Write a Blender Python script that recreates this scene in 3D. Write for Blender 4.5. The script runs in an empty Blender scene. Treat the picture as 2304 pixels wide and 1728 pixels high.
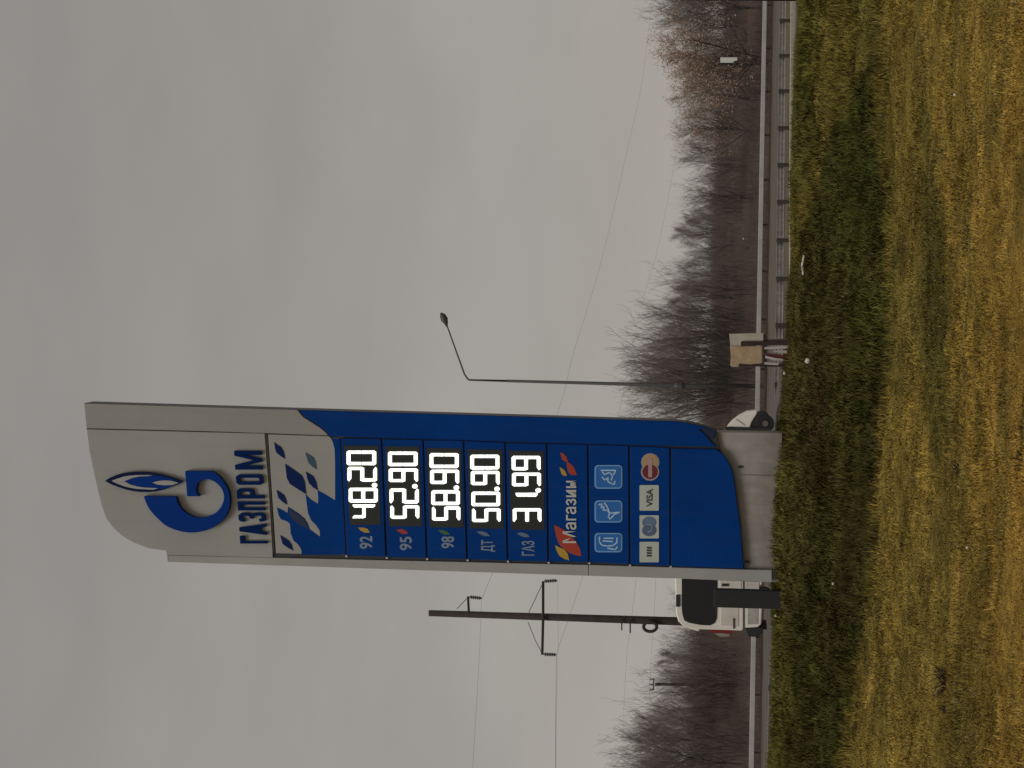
import bpy, bmesh, math, random
import numpy as np
from mathutils import Vector, Matrix

scene = bpy.context.scene
COL = scene.collection
R = math.radians
rnd = random.Random(7)
rng = np.random.default_rng(7)

# ------------------------------------------------------------------ camera
F_PX = 5000.0                     # focal length in photo pixels (photo 2304 wide)
EYE = Vector((0.0, 0.0, 1.7))
PITCH = math.atan(498.0 / F_PX)
ROLL = 0.031
_r0 = Vector((1, 0, 0))
_u0 = Vector((0, -math.sin(PITCH), math.cos(PITCH)))
FWD = Vector((0, math.cos(PITCH), math.sin(PITCH)))
RT = math.cos(ROLL) * _r0 + math.sin(ROLL) * _u0       # scene right in the upright frame
UP = math.cos(ROLL) * _u0 - math.sin(ROLL) * _r0       # scene up in the upright frame
cam_d = bpy.data.cameras.new('camera')
cam_d.sensor_fit = 'HORIZONTAL'
cam_d.sensor_width = 36.0
cam_d.lens = 36.0 * F_PX / 2304.0
cam_d.clip_start = 0.1
cam_d.clip_end = 6000
cam = bpy.data.objects.new('camera', cam_d)
COL.objects.link(cam)
cx, cy, cz = -UP, RT, -FWD        # the phone was held on its side: image up = scene right
cam.matrix_world = Matrix(((cx.x, cy.x, cz.x, EYE.x), (cx.y, cy.y, cz.y, EYE.y),
                           (cx.z, cy.z, cz.z, EYE.z), (0, 0, 0, 1)))
scene.camera = cam

# ------------------------------------------------------------------ world and sun
SUN_EL, SUN_AZ = 52.0, 205.0      # high, behind the camera
world = bpy.data.worlds.new('World')
scene.world = world
world.use_nodes = True
nt = world.node_tree
for n in list(nt.nodes):
    nt.nodes.remove(n)
out = nt.nodes.new('ShaderNodeOutputWorld')
sky = nt.nodes.new('ShaderNodeTexSky')
sky.sky_type = 'NISHITA'
sky.sun_disc = False
sky.sun_elevation = R(SUN_EL)
sky.sun_rotation = R(SUN_AZ)
bg_s = nt.nodes.new('ShaderNodeBackground')
bg_s.inputs['Strength'].default_value = 0.05
nt.links.new(sky.outputs['Color'], bg_s.inputs['Color'])
tc = nt.nodes.new('ShaderNodeTexCoord')
sep = nt.nodes.new('ShaderNodeSeparateXYZ')
nt.links.new(tc.outputs['Generated'], sep.inputs[0])
noi = nt.nodes.new('ShaderNodeTexNoise')
noi.inputs['Scale'].default_value = 5.0
noi.inputs['Detail'].default_value = 2.5
noi.inputs['Roughness'].default_value = 0.45
mp = nt.nodes.new('ShaderNodeMapping')
mp.inputs['Scale'].default_value = (1, 1, 2.2)
nt.links.new(tc.outputs['Generated'], mp.inputs['Vector'])
nt.links.new(mp.outputs['Vector'], noi.inputs['Vector'])
nm = nt.nodes.new('ShaderNodeMath'); nm.operation = 'MULTIPLY_ADD'
nm.inputs[1].default_value = 0.20
nt.links.new(noi.outputs['Fac'], nm.inputs[0])
nt.links.new(sep.outputs['Z'], nm.inputs[2])
ramp = nt.nodes.new('ShaderNodeValToRGB')
nt.links.new(nm.outputs[0], ramp.inputs['Fac'])
cr = ramp.color_ramp
cr.elements[0].position = 0.07
cr.elements[0].color = (0.412, 0.385, 0.350, 1)
cr.elements[1].position = 0.42
cr.elements[1].color = (0.295, 0.275, 0.258, 1)
e = cr.elements.new(0.17); e.color = (0.382, 0.357, 0.325, 1)
e = cr.elements.new(0.27); e.color = (0.335, 0.313, 0.290, 1)
noi2 = nt.nodes.new('ShaderNodeTexNoise')
noi2.inputs['Scale'].default_value = 11.0
noi2.inputs['Detail'].default_value = 3.0
mp2 = nt.nodes.new('ShaderNodeMapping')
mp2.inputs['Scale'].default_value = (1, 1, 2.8)
mp2.inputs['Location'].default_value = (3.1, 1.7, 0)
nt.links.new(tc.outputs['Generated'], mp2.inputs['Vector'])
nt.links.new(mp2.outputs['Vector'], noi2.inputs['Vector'])
mr2 = nt.nodes.new('ShaderNodeMapRange')
mr2.inputs[1].default_value = .3; mr2.inputs[2].default_value = .7
mr2.inputs[3].default_value = .965; mr2.inputs[4].default_value = 1.035
nt.links.new(noi2.outputs['Fac'], mr2.inputs[0])
vs2 = nt.nodes.new('ShaderNodeVectorMath'); vs2.operation = 'SCALE'
nt.links.new(ramp.outputs['Color'], vs2.inputs[0])
nt.links.new(mr2.outputs[0], vs2.inputs['Scale'])
bg_c = nt.nodes.new('ShaderNodeBackground')
bg_c.inputs['Strength'].default_value = 1.0
nt.links.new(vs2.outputs[0], bg_c.inputs['Color'])
mixs = nt.nodes.new('ShaderNodeMixShader')
mixs.inputs[0].default_value = 0.95
nt.links.new(bg_s.outputs[0], mixs.inputs[1])
nt.links.new(bg_c.outputs[0], mixs.inputs[2])
nt.links.new(mixs.outputs[0], out.inputs['Surface'])

sun_d = bpy.data.lights.new('sun', 'SUN')
sun_d.energy = 1.2
sun_d.angle = R(25)
sun_d.color = (1.0, 0.965, 0.91)
sun = bpy.data.objects.new('sun', sun_d)
COL.objects.link(sun)
az = R(SUN_AZ)
to_sun = Vector((math.sin(az) * math.cos(R(SUN_EL)), math.cos(az) * math.cos(R(SUN_EL)), math.sin(R(SUN_EL))))
sun.rotation_euler = (-to_sun).to_track_quat('-Z', 'Y').to_euler()

scene.view_settings.view_transform = 'Standard'
scene.view_settings.look = 'None'
scene.view_settings.exposure = 0.0
scene.view_settings.gamma = 1.0
scene.view_settings.use_curve_mapping = False

# ------------------------------------------------------------------ helpers: places
def ray(x, y):
    u, v = 1728.0 - float(y), float(x)
    return FWD + ((u - 864.0) / F_PX) * RT + ((1152.0 - v) / F_PX) * UP

def P(x, y, D):
    x, y, D = float(x), float(y), float(D)
    """Photo pixel (x, y) at distance D ahead of the camera, as a point of the world."""
    d = ray(x, y)
    return EYE + d * (D / d.y)

def project_np(X, Y, Z):
    dx, dy, dz = X, Y, Z - EYE.z
    a = dx * RT.x + dy * RT.y + dz * RT.z
    b = dx * UP.x + dy * UP.y + dz * UP.z
    c = dx * FWD.x + dy * FWD.y + dz * FWD.z
    u = 864 + F_PX * a / c
    v = 1152 - F_PX * b / c
    return v, 1728 - u           # photo x, y

_hash = rng.random((257, 257))
def vnoise(x, y, s=1.0, seed=0):
    x = np.asarray(x, float) * s + seed * 17.3
    y = np.asarray(y, float) * s + seed * 31.7
    xi = np.floor(x).astype(int); yi = np.floor(y).astype(int)
    fx = x - xi; fy = y - yi
    fx = fx * fx * (3 - 2 * fx); fy = fy * fy * (3 - 2 * fy)
    h = lambda i, j: _hash[np.mod(i, 256), np.mod(j, 256)]
    return (h(xi, yi) * (1 - fx) + h(xi + 1, yi) * fx) * (1 - fy) + (h(xi, yi + 1) * (1 - fx) + h(xi + 1, yi + 1) * fx) * fy

TK = [-.18, -.10, -.02, .04, .18]
def Dk(t): return np.interp(t, TK, [90, 93, 98, 104, 130])        # near roadside barrier
def Df(t): return np.interp(t, TK, [150, 155, 160, 165, 178])     # far roadside barrier
def Zk(t): return np.interp(t, TK, [-.85, -.85, -.86, -.88, -1.03])
def Zf(t): return np.interp(t, TK, [-.92, -.82, -.7, -.62, -.45])
def Zgnd(x, y):
    x = np.asarray(x, float); y = np.asarray(y, float)
    t = np.clip(x / np.maximum(y, 12.0), -.22, .22)
    z = np.interp(y, [0, 13, 17, 20, 22, 24, 25.5, 27, 28.2, 30], [0, 0, .06, .18, .34, .62, .88, 1.085, 1.10, .95])
    bumps = (vnoise(x, y, .55, 1) - .5) * .10 + (vnoise(x, y, 1.9, 2) - .5) * .05 + (vnoise(x, y, 6.0, 3) - .5) * .025
    z = z + bumps * np.interp(y, [0, 8, 26, 27.2, 40, 60], [.4, 1, .9, .55, .5, 0])
    z = z - np.interp(t, [-.18, -.1, .0, .06], [.05, .03, .05, .10]) * np.interp(y, [22, 25, 30, 40], [0, 1, 1, 0])
    z = z + np.exp(-((x + 1.40) / .95) ** 4) * .17 * np.interp(y, [24, 26, 27, 28, 30], [0, 1, 1, .6, 0])
    # level pad behind the bank
    pad = np.interp(t, [-.2, -.13, -.10, -.01, .02, .1], [.38, .45, .66, .68, .35, .1])
    k1 = np.clip((y - 30) / 10, 0, 1)
    z = z * (1 - k1) + pad * k1
    dk, df, zk, zf = Dk(t), Df(t), Zk(t), Zf(t)
    k2 = np.clip((y - 58) / (dk - 3 - 58), 0, 1); k2 = k2 * k2 * (3 - 2 * k2)
    z = z * (1 - k2) + zk * k2
    k3 = np.clip((y - dk) / (df - dk), 0, 1)
    z = z + (zf - zk) * k3
    hill = np.interp(t, [-.2, 0, .2], [3.7, 3.3, 3.1]) + (vnoise(x, y * .3, .11, 5) - .5) * 1.0
    k4 = np.clip((y - df - 5) / 34, 0, 1); k4 = k4 * k4 * (3 - 2 * k4)
    z = z * (1 - k4) + hill * k4
    return z
def zg(x, y): return float(Zgnd(np.array([x]), np.array([y]))[0])

# ------------------------------------------------------------------ helpers: materials
MATS = {}
GRIMY = {'grey_sign_paint': .10, 'column_grey_paint': .14, 'side_strip_paint': .12, 'plinth_render': .22, 'blue_panel_film': .05, 'van_white_paint': .14, 'van_panel_tone': .16, 'white_barrier_paint': .2}
def mat(name, c, rough=.6, noise=0.0, scale=8.0, metal=0.0, emit=None, estr=1.0, bump=0.0, c2=None, spec=None):
    if name in MATS: return MATS[name]
    m = bpy.data.materials.new(name); m.use_nodes = True
    t = m.node_tree; b = t.nodes['Principled BSDF']
    b.inputs['Base Color'].default_value = (*c, 1)
    b.inputs['Roughness'].default_value = rough
    b.inputs['Metallic'].default_value = metal
    if spec is not None: b.inputs['Specular IOR Level'].default_value = spec
    if noise or c2 or bump:
        n = t.nodes.new('ShaderNodeTexNoise'); n.inputs['Scale'].default_value = scale
        n.inputs['Detail'].default_value = 6; n.inputs['Roughness'].default_value = .62
        g = t.nodes.new('ShaderNodeTexCoord'); t.links.new(g.outputs['Object'], n.inputs['Vector'])
        if noise or c2:
            r = t.nodes.new('ShaderNodeValToRGB')
            lo = tuple(x * (1 - noise) for x in c); hi = c2 if c2 else tuple(min(1, x * (1 + noise)) for x in c)
            r.color_ramp.elements[0].position = .34; r.color_ramp.elements[0].color = (*lo, 1)
            r.color_ramp.elements[1].position = .68; r.color_ramp.elements[1].color = (*hi, 1)
            t.links.new(n.outputs['Fac'], r.inputs['Fac']); t.links.new(r.outputs['Color'], b.inputs['Base Color'])
        if name in GRIMY:
            mpn = t.nodes.new('ShaderNodeMapping'); mpn.inputs['Scale'].default_value = (7.0, 7.0, .55)
            n2 = t.nodes.new('ShaderNodeTexNoise'); n2.inputs['Scale'].default_value = 1.6; n2.inputs['Detail'].default_value = 7; n2.inputs['Roughness'].default_value = .68
            t.links.new(g.outputs['Object'], mpn.inputs['Vector']); t.links.new(mpn.outputs[0], n2.inputs['Vector'])
            m2 = t.nodes.new('ShaderNodeMapRange'); m2.inputs[1].default_value = .42; m2.inputs[2].default_value = .78; m2.inputs[3].default_value = 0; m2.inputs[4].default_value = GRIMY[name]
            t.links.new(n2.outputs['Fac'], m2.inputs[0])
            mx2 = t.nodes.new('ShaderNodeMixRGB'); mx2.inputs['Color2'].default_value = (.12, .10, .08, 1)
            t.links.new(m2.outputs[0], mx2.inputs['Fac']); t.links.new(r.outputs['Color'], mx2.inputs['Color1']); t.links.new(mx2.outputs[0], b.inputs['Base Color'])
        if bump:
            bp = t.nodes.new('ShaderNodeBump'); bp.inputs['Strength'].default_value = bump
            bp.inputs['Distance'].default_value = .01
            t.links.new(n.outputs['Fac'], bp.inputs['Height']); t.links.new(bp.outputs['Normal'], b.inputs['Normal'])
    if emit:
        b.inputs['Emission Color'].default_value = (*emit, 1)
        b.inputs['Emission Strength'].default_value = estr
    MATS[name] = m
    return m

def vcol_mat(name, rough=.85, nscale=None, namt=.25, bump=0):
    m = bpy.data.materials.new(name); m.use_nodes = True
    t = m.node_tree; b = t.nodes['Principled BSDF']; b.inputs['Roughness'].default_value = rough
    b.inputs['Specular IOR Level'].default_value = .03
    a = t.nodes.new('ShaderNodeVertexColor'); a.layer_name = 'tint'
    if nscale:
        n = t.nodes.new('ShaderNodeTexNoise'); n.inputs['Scale'].default_value = nscale; n.inputs['Detail'].default_value = 8
        g = t.nodes.new('ShaderNodeTexCoord'); t.links.new(g.outputs['Object'], n.inputs['Vector'])
        mr = t.nodes.new('ShaderNodeMapRange'); mr.inputs[1].default_value = .3; mr.inputs[2].default_value = .7
        mr.inputs[3].default_value = 1 - namt; mr.inputs[4].default_value = 1 + namt
        t.links.new(n.outputs['Fac'], mr.inputs[0])
        mx = t.nodes.new('ShaderNodeVectorMath'); mx.operation = 'SCALE'
        t.links.new(a.outputs['Color'], mx.inputs[0]); t.links.new(mr.outputs[0], mx.inputs['Scale'])
        t.links.new(mx.outputs[0], b.inputs['Base Color'])
        if bump:
            bp = t.nodes.new('ShaderNodeBump'); bp.inputs['Strength'].default_value = bump; bp.inputs['Distance'].default_value = .03
            t.links.new(n.outputs['Fac'], bp.inputs['Height']); t.links.new(bp.outputs['Normal'], b.inputs['Normal'])
    else:
        t.links.new(a.outputs['Color'], b.inputs['Base Color'])
    return m

# ------------------------------------------------------------------ helpers: objects
def tag(o, label=None, cat=None, group=None, kind=None):
    if label: o['label'] = label
    if cat: o['category'] = cat
    if group: o['group'] = group
    if kind: o['kind'] = kind
    return o

def empty(name, loc, label, cat, group=None):
    o = bpy.data.objects.new(name, None); COL.objects.link(o)
    o.location = loc; o.empty_display_size = .2
    return tag(o, label, cat, group)

def wloc(o):
    v = Vector((0, 0, 0))
    while o: v = v + o.location; o = o.parent
    return v

class MB:
    def __init__(s): s.v = []; s.f = []
    def add(s, vs, fs):
        b = len(s.v); s.v += [tuple(p) for p in vs]; s.f += [tuple(b + i for i in f) for f in fs]
    def prism(s, front, off):
        """front: outline of points; off: vector to the back outline"""
        n = len(front); off = Vector(off)
        vs = [Vector(p) for p in front] + [Vector(p) + off for p in front]
        s.add(vs, [tuple(range(n)), tuple(range(2 * n - 1, n - 1, -1))] + [(i, i + n, (i + 1) % n + n, (i + 1) % n) for i in range(n)])
    def box(s, lo, hi):
        x0, y0, z0 = lo; x1, y1, z1 = hi
        s.prism([(x0, y0, z0), (x1, y0, z0), (x1, y0, z1), (x0, y0, z1)], (0, y1 - y0, 0))
    def tube(s, pts, rad, n=8, cap=True):
        pts = [Vector(p) for p in pts]
        rs = rad if isinstance(rad, (list, tuple)) else [rad] * len(pts)
        rings = []
        for i, p in enumerate(pts):
            d = (pts[min(i + 1, len(pts) - 1)] - pts[max(i - 1, 0)]).normalized()
            a = d.cross(Vector((0.13, .97, .21))).normalized(); c = d.cross(a)
            rings.append([p + (a * math.cos(2 * math.pi * k / n) + c * math.sin(2 * math.pi * k / n)) * rs[i] for k in range(n)])
        vs = [q for r in rings for q in r]; fs = []
        for i in range(len(pts) - 1):
            for k in range(n):
                fs.append((i * n + k, i * n + (k + 1) % n, (i + 1) * n + (k + 1) % n, (i + 1) * n + k))
        if cap: fs += [tuple(range(n - 1, -1, -1)), tuple((len(pts) - 1) * n + k for k in range(n))]
        s.add(vs, fs)
    def loft(s, prof, path, closed=True, cap=True):
        """prof: list of (outward, up); path: list of (point, outward unit vector)"""
        n = len(prof); vs = []; fs = []
        for p, o in path:
            vs += [Vector(p) + Vector(o) * a + Vector((0, 0, b)) for a, b in prof]
        m = n if closed else n - 1
        for i in range(len(path) - 1):
            for k in range(m):
                fs.append((i * n + k, i * n + (k + 1) % n, (i + 1) * n + (k + 1) % n, (i + 1) * n + k))
        if cap and closed: fs += [tuple(range(n - 1, -1, -1)), tuple((len(path) - 1) * n + k for k in range(n))]
        s.add(vs, fs)
    def build(s, name, m, parent=None, bevel=0, smooth=False, seg=2):
        o_ = wloc(parent) if parent else (Vector((0, 0, 0)))
        if parent is None:
            a = np.array(s.v); o_ = Vector(((a[:, 0].min() + a[:, 0].max()) / 2, (a[:, 1].min() + a[:, 1].max()) / 2, a[:, 2].min()))
        me = bpy.data.meshes.new(name)
        me.from_pydata([tuple(Vector(p) - o_) for p in s.v], [], s.f)
        me.materials.append(m); me.update()
        bm = bmesh.new(); bm.from_mesh(me); bmesh.ops.recalc_face_normals(bm, faces=bm.faces)
        bm.to_mesh(me); bm.free()
        if smooth:
            me.polygons.foreach_set('use_smooth', [True] * len(me.polygons))
        ob = bpy.data.objects.new(name, me); COL.objects.link(ob)
        if parent: ob.parent = parent
        else: ob.location = o_
        if bevel:
            md = ob.modifiers.new('bevel', 'BEVEL'); md.width = bevel; md.segments = seg; md.limit_method = 'ANGLE'; md.angle_limit = R(40)
        return ob

def np_mesh(name, V, Fc, m, loc=(0, 0, 0), colors=None, kind=None):
    """V (n,3), Fc (m,3|4)"""
    me = bpy.data.meshes.new(name)
    me.vertices.add(len(V)); me.vertices.foreach_set('co', (np.asarray(V, float) - np.array(loc)).astype(np.float32).ravel())
    k = Fc.shape[1]
    me.loops.add(Fc.size); me.loops.foreach_set('vertex_index', Fc.astype(np.int32).ravel())
    me.polygons.add(len(Fc)); me.polygons.foreach_set('loop_start', np.arange(0, Fc.size, k, dtype=np.int32))
    me.update(calc_edges=True)
    if colors is not None:
        a = me.color_attributes.new('tint', 'FLOAT_COLOR', 'POINT')
        c4 = np.ones((len(V), 4), np.float32); c4[:, :3] = colors
        a.data.foreach_set('color', c4.ravel())
    me.materials.append(m)
    ob = bpy.data.objects.new(name, me); COL.objects.link(ob); ob.location = loc
    if kind: ob['kind'] = kind
    return ob

# ------------------------------------------------------------------ ground colours (what grows where)
OCHRE = np.array([.375, .262, .058]); ORANGE = np.array([.495, .285, .055]); OLIVE = np.array([.24, .180, .026])
GREEN = np.array([.088, .092, .020]); DARK = np.array([.082, .068, .022]); EARTH = np.array([.085, .056, .026])
def field_color(x, y):
    z = Zgnd(x, y)
    px, py = project_np(x, y, z)
    w1 = vnoise(x, y, .9, 8); w2 = vnoise(x, y, 2.7, 9); w3 = vnoise(x, y, 8.0, 10)
    wob = (w1 - .5) * 26 + (w2 - .5) * 18 + (w3 - .5) * 10
    toe = np.interp(py, [0, 60, 400, 800, 1200, 1400, 1600, 1728], [1984, 1988, 1990, 2000, 1968, 1945, 1908, 1900]) + wob
    left = np.interp(py, [0, 60, 150, 230, 340, 450, 560, 640], [1990, 1978, 1945, 1905, 1862, 1832, 1800, 1770]) + wob * .8
    def sm(a, w): return np.clip(a / w + .5, 0, 1)
    dsoft = np.interp(py, [0, 500, 900, 1300, 1728], [34, 34, 20, 12, 26])
    dark = sm(toe - px, dsoft) * sm(px - left, 30)
    line2 = np.clip(1.1 - np.abs(px + wob * .5 - np.interp(py, [0, 60, 130, 250, 400, 560], [1862, 1858, 1842, 1826, 1806, 1795])) / 9, 0, 1) * np.clip(w2 * 2.2 - .5, 0, 1) * (py < 560)
    dark = np.clip(dark + line2, 0, 1)
    green_top = sm(np.interp(py, [0, 90, 200, 420, 640], [1862, 1856, 1838, 1812, 1780]) + wob - px, 16)
    c = OCHRE[None] * np.ones((len(px), 1))
    # right side above the ditch line: olive
    ol = sm(toe + np.interp(py, [0, 300, 700, 1000], [0, 30, 40, 0]) - px, 60) * (1 - dark)
    olw = ol * np.interp(py, [0, 300, 600], [.92, .92, .7]) * np.clip(.62 + w2 * .6, 0, 1)
    c = c * (1 - olw[:, None]) + np.array([.185, .160, .038]) * olw[:, None]
    c = c * (1 - green_top[:, None] * .75) + np.array([.13, .135, .030]) * green_top[:, None] * .75
    # dark green bank
    gm = np.clip(np.interp(py, [0, 420, 700, 1000, 1350, 1500, 1728], [.8, .9, .6, .35, .45, .85, .8]) + (w1 - .5) * .9 + (w2 - .5) * .5, 0, 1)[:, None]
    bank = DARK * (1 - gm) + GREEN * gm
    earth = np.clip((vnoise(x, y, 1.3, 14) - .62) * 4, 0, 1)[:, None] * np.interp(py, [0, 500, 700, 1300, 1500], [0, 0, .5, .5, .1])[:, None]
    bank = bank * (1 - earth) + EARTH * earth
    # lighter olive lip just below the crest
    lip = sm(np.interp(py, [0, 500, 1100, 1728], [1800, 1800, 1835, 1760]) + wob - px, 24) * np.interp(py, [0, 600, 1728], [.0, .6, .5])
    bank = bank * (1 - lip[:, None] * .6) + np.array([.17, .145, .045]) * lip[:, None] * .6
    c = c * (1 - dark[:, None]) + bank * dark[:, None]
    # olive bands in the dry field
    b2 = np.interp(py, [0, 200, 500, 850, 1150, 1300, 1500, 1728], [2040, 2062, 2098, 2108, 2150, 2215, 2200, 2170])
    b2w = np.interp(py, [0, 200, 500, 850, 1150, 1300, 1728], [16, 24, 40, 44, 30, 44, 60])
    band = np.clip(1.6 - np.abs(px + wob * .9 - b2) / b2w * 1.25, 0, 1) * (1 - dark) * np.clip(np.interp(py, [0, 350, 480, 960, 1100, 1728], [.1, .3, .75, .6, .15, .3]) + w1 * .8, 0, 1)
    c = c * (1 - band[:, None] * .9) + np.array([.128, .110, .026]) * band[:, None] * .9
    b3 = np.clip(1.2 - np.abs(px + wob * 1.5 - np.interp(py, [0, 300, 500, 1728], [2190, 2150, 2210, 2260])) / 34, 0, 1) * np.clip(w1 * 1.6 - .5, 0, 1)
    c = c * (1 - b3[:, None] * .45) + OLIVE * b3[:, None] * .45
    org = np.clip((px - 2110) / 190, 0, 1) * np.clip(.3 + vnoise(x, y, .6, 21), 0, 1) * (1 - dark)
    c = c * (1 - org[:, None] * .7) + ORANGE * org[:, None] * .7
    gpat = np.clip((vnoise(x, y, 2.1, 91) * .6 + vnoise(x, y, 6.5, 92) * .4 - .52) * 5, 0, 1) * .5 * (1 - dark)
    c = c * (1 - gpat[:, None]) + np.array([.165, .150, .040]) * gpat[:, None]
    mott = (vnoise(x, y, 4.2, 81) - .5) * .5 + (vnoise(x, y, 1.6, 82) - .5) * .35
    c = c * (1 + mott[:, None])
    c = c * (0.80 + .42 * w3[:, None] * .8 + .12 * (w2[:, None] - .5))
    return c, px, py, dark

# ------------------------------------------------------------------ the ground, one sheet to the horizon
tau = np.concatenate([[-60, -20, -6, -2, -.8, -.4], np.linspace(-.28, -.205, 10), np.linspace(-.2, .2, 241), np.linspace(.205, .28, 10), [.4, .8, 2, 6, 20, 60]])
ys = np.concatenate([[-300, -60, -10, 0, 5, 8], np.arange(9.5, 30, .09), np.arange(30, 100, 1.2), np.arange(100, 260, 1.7), [270, 300, 350, 450, 700, 1200, 2200, 4000]])
T, Yg = np.meshgrid(tau, ys)
Xg = T * np.maximum(Yg, 12.0)
xf, yf = Xg.ravel(), Yg.ravel()
zf_ = Zgnd(xf, yf)
fc = np.zeros((len(xf), 3))
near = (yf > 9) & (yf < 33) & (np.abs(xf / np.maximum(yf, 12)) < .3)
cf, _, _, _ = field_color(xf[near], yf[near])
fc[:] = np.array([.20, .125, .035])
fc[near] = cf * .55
mid = (yf >= 33)
nz = vnoise(xf, yf, .35, 4)[:, None]
tt = np.clip(xf / np.maximum(yf, 12), -.22, .22)
fc[mid] = (np.array([.14, .115, .085]) * (.8 + .5 * nz))[mid]
padm = (yf > 36) & (yf < 62) & (tt < .01)
fc[padm] = (np.array([.15, .14, .13]) * (.85 + .3 * nz))[padm]
verge = (yf > Dk(tt) - 8) & (yf < Dk(tt) + 1.5)
fc[verge] = (np.array([.26, .235, .20]) * (.75 + .5 * nz))[verge]
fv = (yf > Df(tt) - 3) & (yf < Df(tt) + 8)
fc[fv] = (np.array([.062, .048, .038]) * (.7 + .6 * nz))[fv]  # dark soil, with the shade below the far rail put into its colour
hl = (yf > Df(tt) + 6)
fc[hl] = (np.array([.112, .082, .068]) * (.75 + .5 * nz))[hl]
nr, nc = T.shape
idx = np.arange(nr * nc).reshape(nr, nc)
quads = np.stack([idx[:-1, :-1], idx[:-1, 1:], idx[1:, 1:], idx[1:, :-1]], -1).reshape(-1, 4)
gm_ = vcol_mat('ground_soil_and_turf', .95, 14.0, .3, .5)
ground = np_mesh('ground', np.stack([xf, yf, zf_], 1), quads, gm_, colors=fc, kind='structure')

# asphalt road between the two barriers
tr = np.linspace(-.35, .35, 141)
V = []; C_ = []
qs = np.linspace(0, 1, 12)
for t in tr:
    tcl = float(np.clip(t, -.22, .22)); a, b = float(Dk(tcl)) + 14.0, float(Df(tcl)) - 12
    for q in qs:
        y = a + (b - a) * q; V.append((t * y, y, zg(t * y, y) + .05))
V = np.array(V); n = len(qs)
idx = np.arange(len(V)).reshape(-1, n)
quads = np.stack([idx[:-1, :-1], idx[1:, :-1], idx[1:, 1:], idx[:-1, 1:]], -1).reshape(-1, 4)
road = np_mesh('road', V, quads, mat('asphalt', (.115, .098, .084), .95, .18, .35), kind='structure')

# ------------------------------------------------------------------ kerb
def path_line(Dfun, off, t0, t1, n, h=0.0):
    pts = []
    for t in np.linspace(t0, t1, n):
        y = float(Dfun(t)) + off
        pts.append(Vector((t * y, y, zg(t * y, y) + h)))
    res = []
    for i, p in enumerate(pts):
        d = pts[min(i + 1, n - 1)] - pts[max(i - 1, 0)]
        o = Vector((d.y, -d.x, 0)).normalized()
        res.append((p, o))
    return res
kb = MB()
kb.loft([(0, -.1), (.22, -.1), (.22, .13), (.20, .15), (.02, .15), (0, .13)], path_line(Dk, -1.0, -.24, .24, 90))
kerb = kb.build('kerb', mat('kerb_concrete', (.62, .57, .46), .9, .2, 3.0))
kerb['kind'] = 'structure'

# ------------------------------------------------------------------ barriers (W beam on posts)
GALV = mat('galvanised_steel', (.40, .37, .35), .5, .25, 2.5, .0)
GALV_P = mat('weathered_post_steel', (.060, .048, .040), .7, .25, 5.0)
WHITEP = mat('white_barrier_paint', (.60, .585, .56), .6, .12, .6)
WB = [(0, 0), (.02, .0), (.075, .07), (.075, .12), (.03, .165), (.03, .185), (.075, .23), (.075, .28), (.02, .35), (0, .35),
      (-.008, .34), (.055, .275), (.055, .235), (.01, .195), (.01, .155), (.055, .115), (.055, .075), (-.008, .01)]
WB_FLAT = [(0, 0), (.03, 0), (.045, .02), (.05, .33), (.03, .35), (0, .35)]
def barrier(name, label, Dfun, off, t0, t1, step, base_h, beam_mat, post_mat, side, post_h, post_w=.11, hs=1.0, beam_label=None):
    line = path_line(Dfun, off, t0, t1, 600)
    acc = 0; picks = [0]
    for i in range(1, len(line)):
        acc += (line[i][0] - line[i - 1][0]).length
        if acc >= step: picks.append(i); acc = 0
    th = empty(name, line[picks[len(picks) // 2]][0], label, 'guardrail')
    base = wloc(th); pm = None
    for k in picks:
        p, o = line[k]
        if pm is None:
            m = MB(); m.box((-post_w / 2, -.05, -.3), (post_w / 2, .05, post_h)); po = m.build('post', post_mat, None, bevel=.008)
            COL.objects.unlink(po); pm = po.data
        q = bpy.data.objects.new('post', pm); COL.objects.link(q); q.parent = th
        q.location = p + o * (.10 * side) - base + Vector((0, 0, -0))
        q.rotation_euler = (0, 0, math.atan2(o.y, o.x) + math.pi / 2)
    if pm: 
        vv = np.array([v.co for v in pm.vertices]); 
        dz = vv[:, 2].min() + .3
        for v in pm.vertices: v.co.z -= dz
    for a, b in zip(picks[:-1:2], picks[2::2] if len(picks) % 2 else picks[2::2]):
        m = MB(); m.loft([(x * -side, z * hs + base_h) for x, z in (WB if side > 0 else WB_FLAT)], line[a:b + 1:3] if (b - a) > 3 else line[a:b + 1])
        if line[b][0] != line[a:b + 1:3][-1][0]:
            m = MB(); m.loft([(x * -side, z * hs + base_h) for x, z in (WB if side > 0 else WB_FLAT)], line[a:b:3] + [line[b]])
        m.build('beam', beam_mat, th)
    return th
barrier('guardrail', 'grey steel guardrail on dark posts along the near edge of the road', Dk, 0, -.215, .215, 3.75, .38, GALV, GALV_P, 1, .74, .24, 1.0)
barrier('guardrail', 'long white guardrail on the far side of the road below the brown slope', Df, 0, -.215, .215, 4.0, .44, WHITEP, GALV_P, -1, .5, .12, .95)

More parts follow.
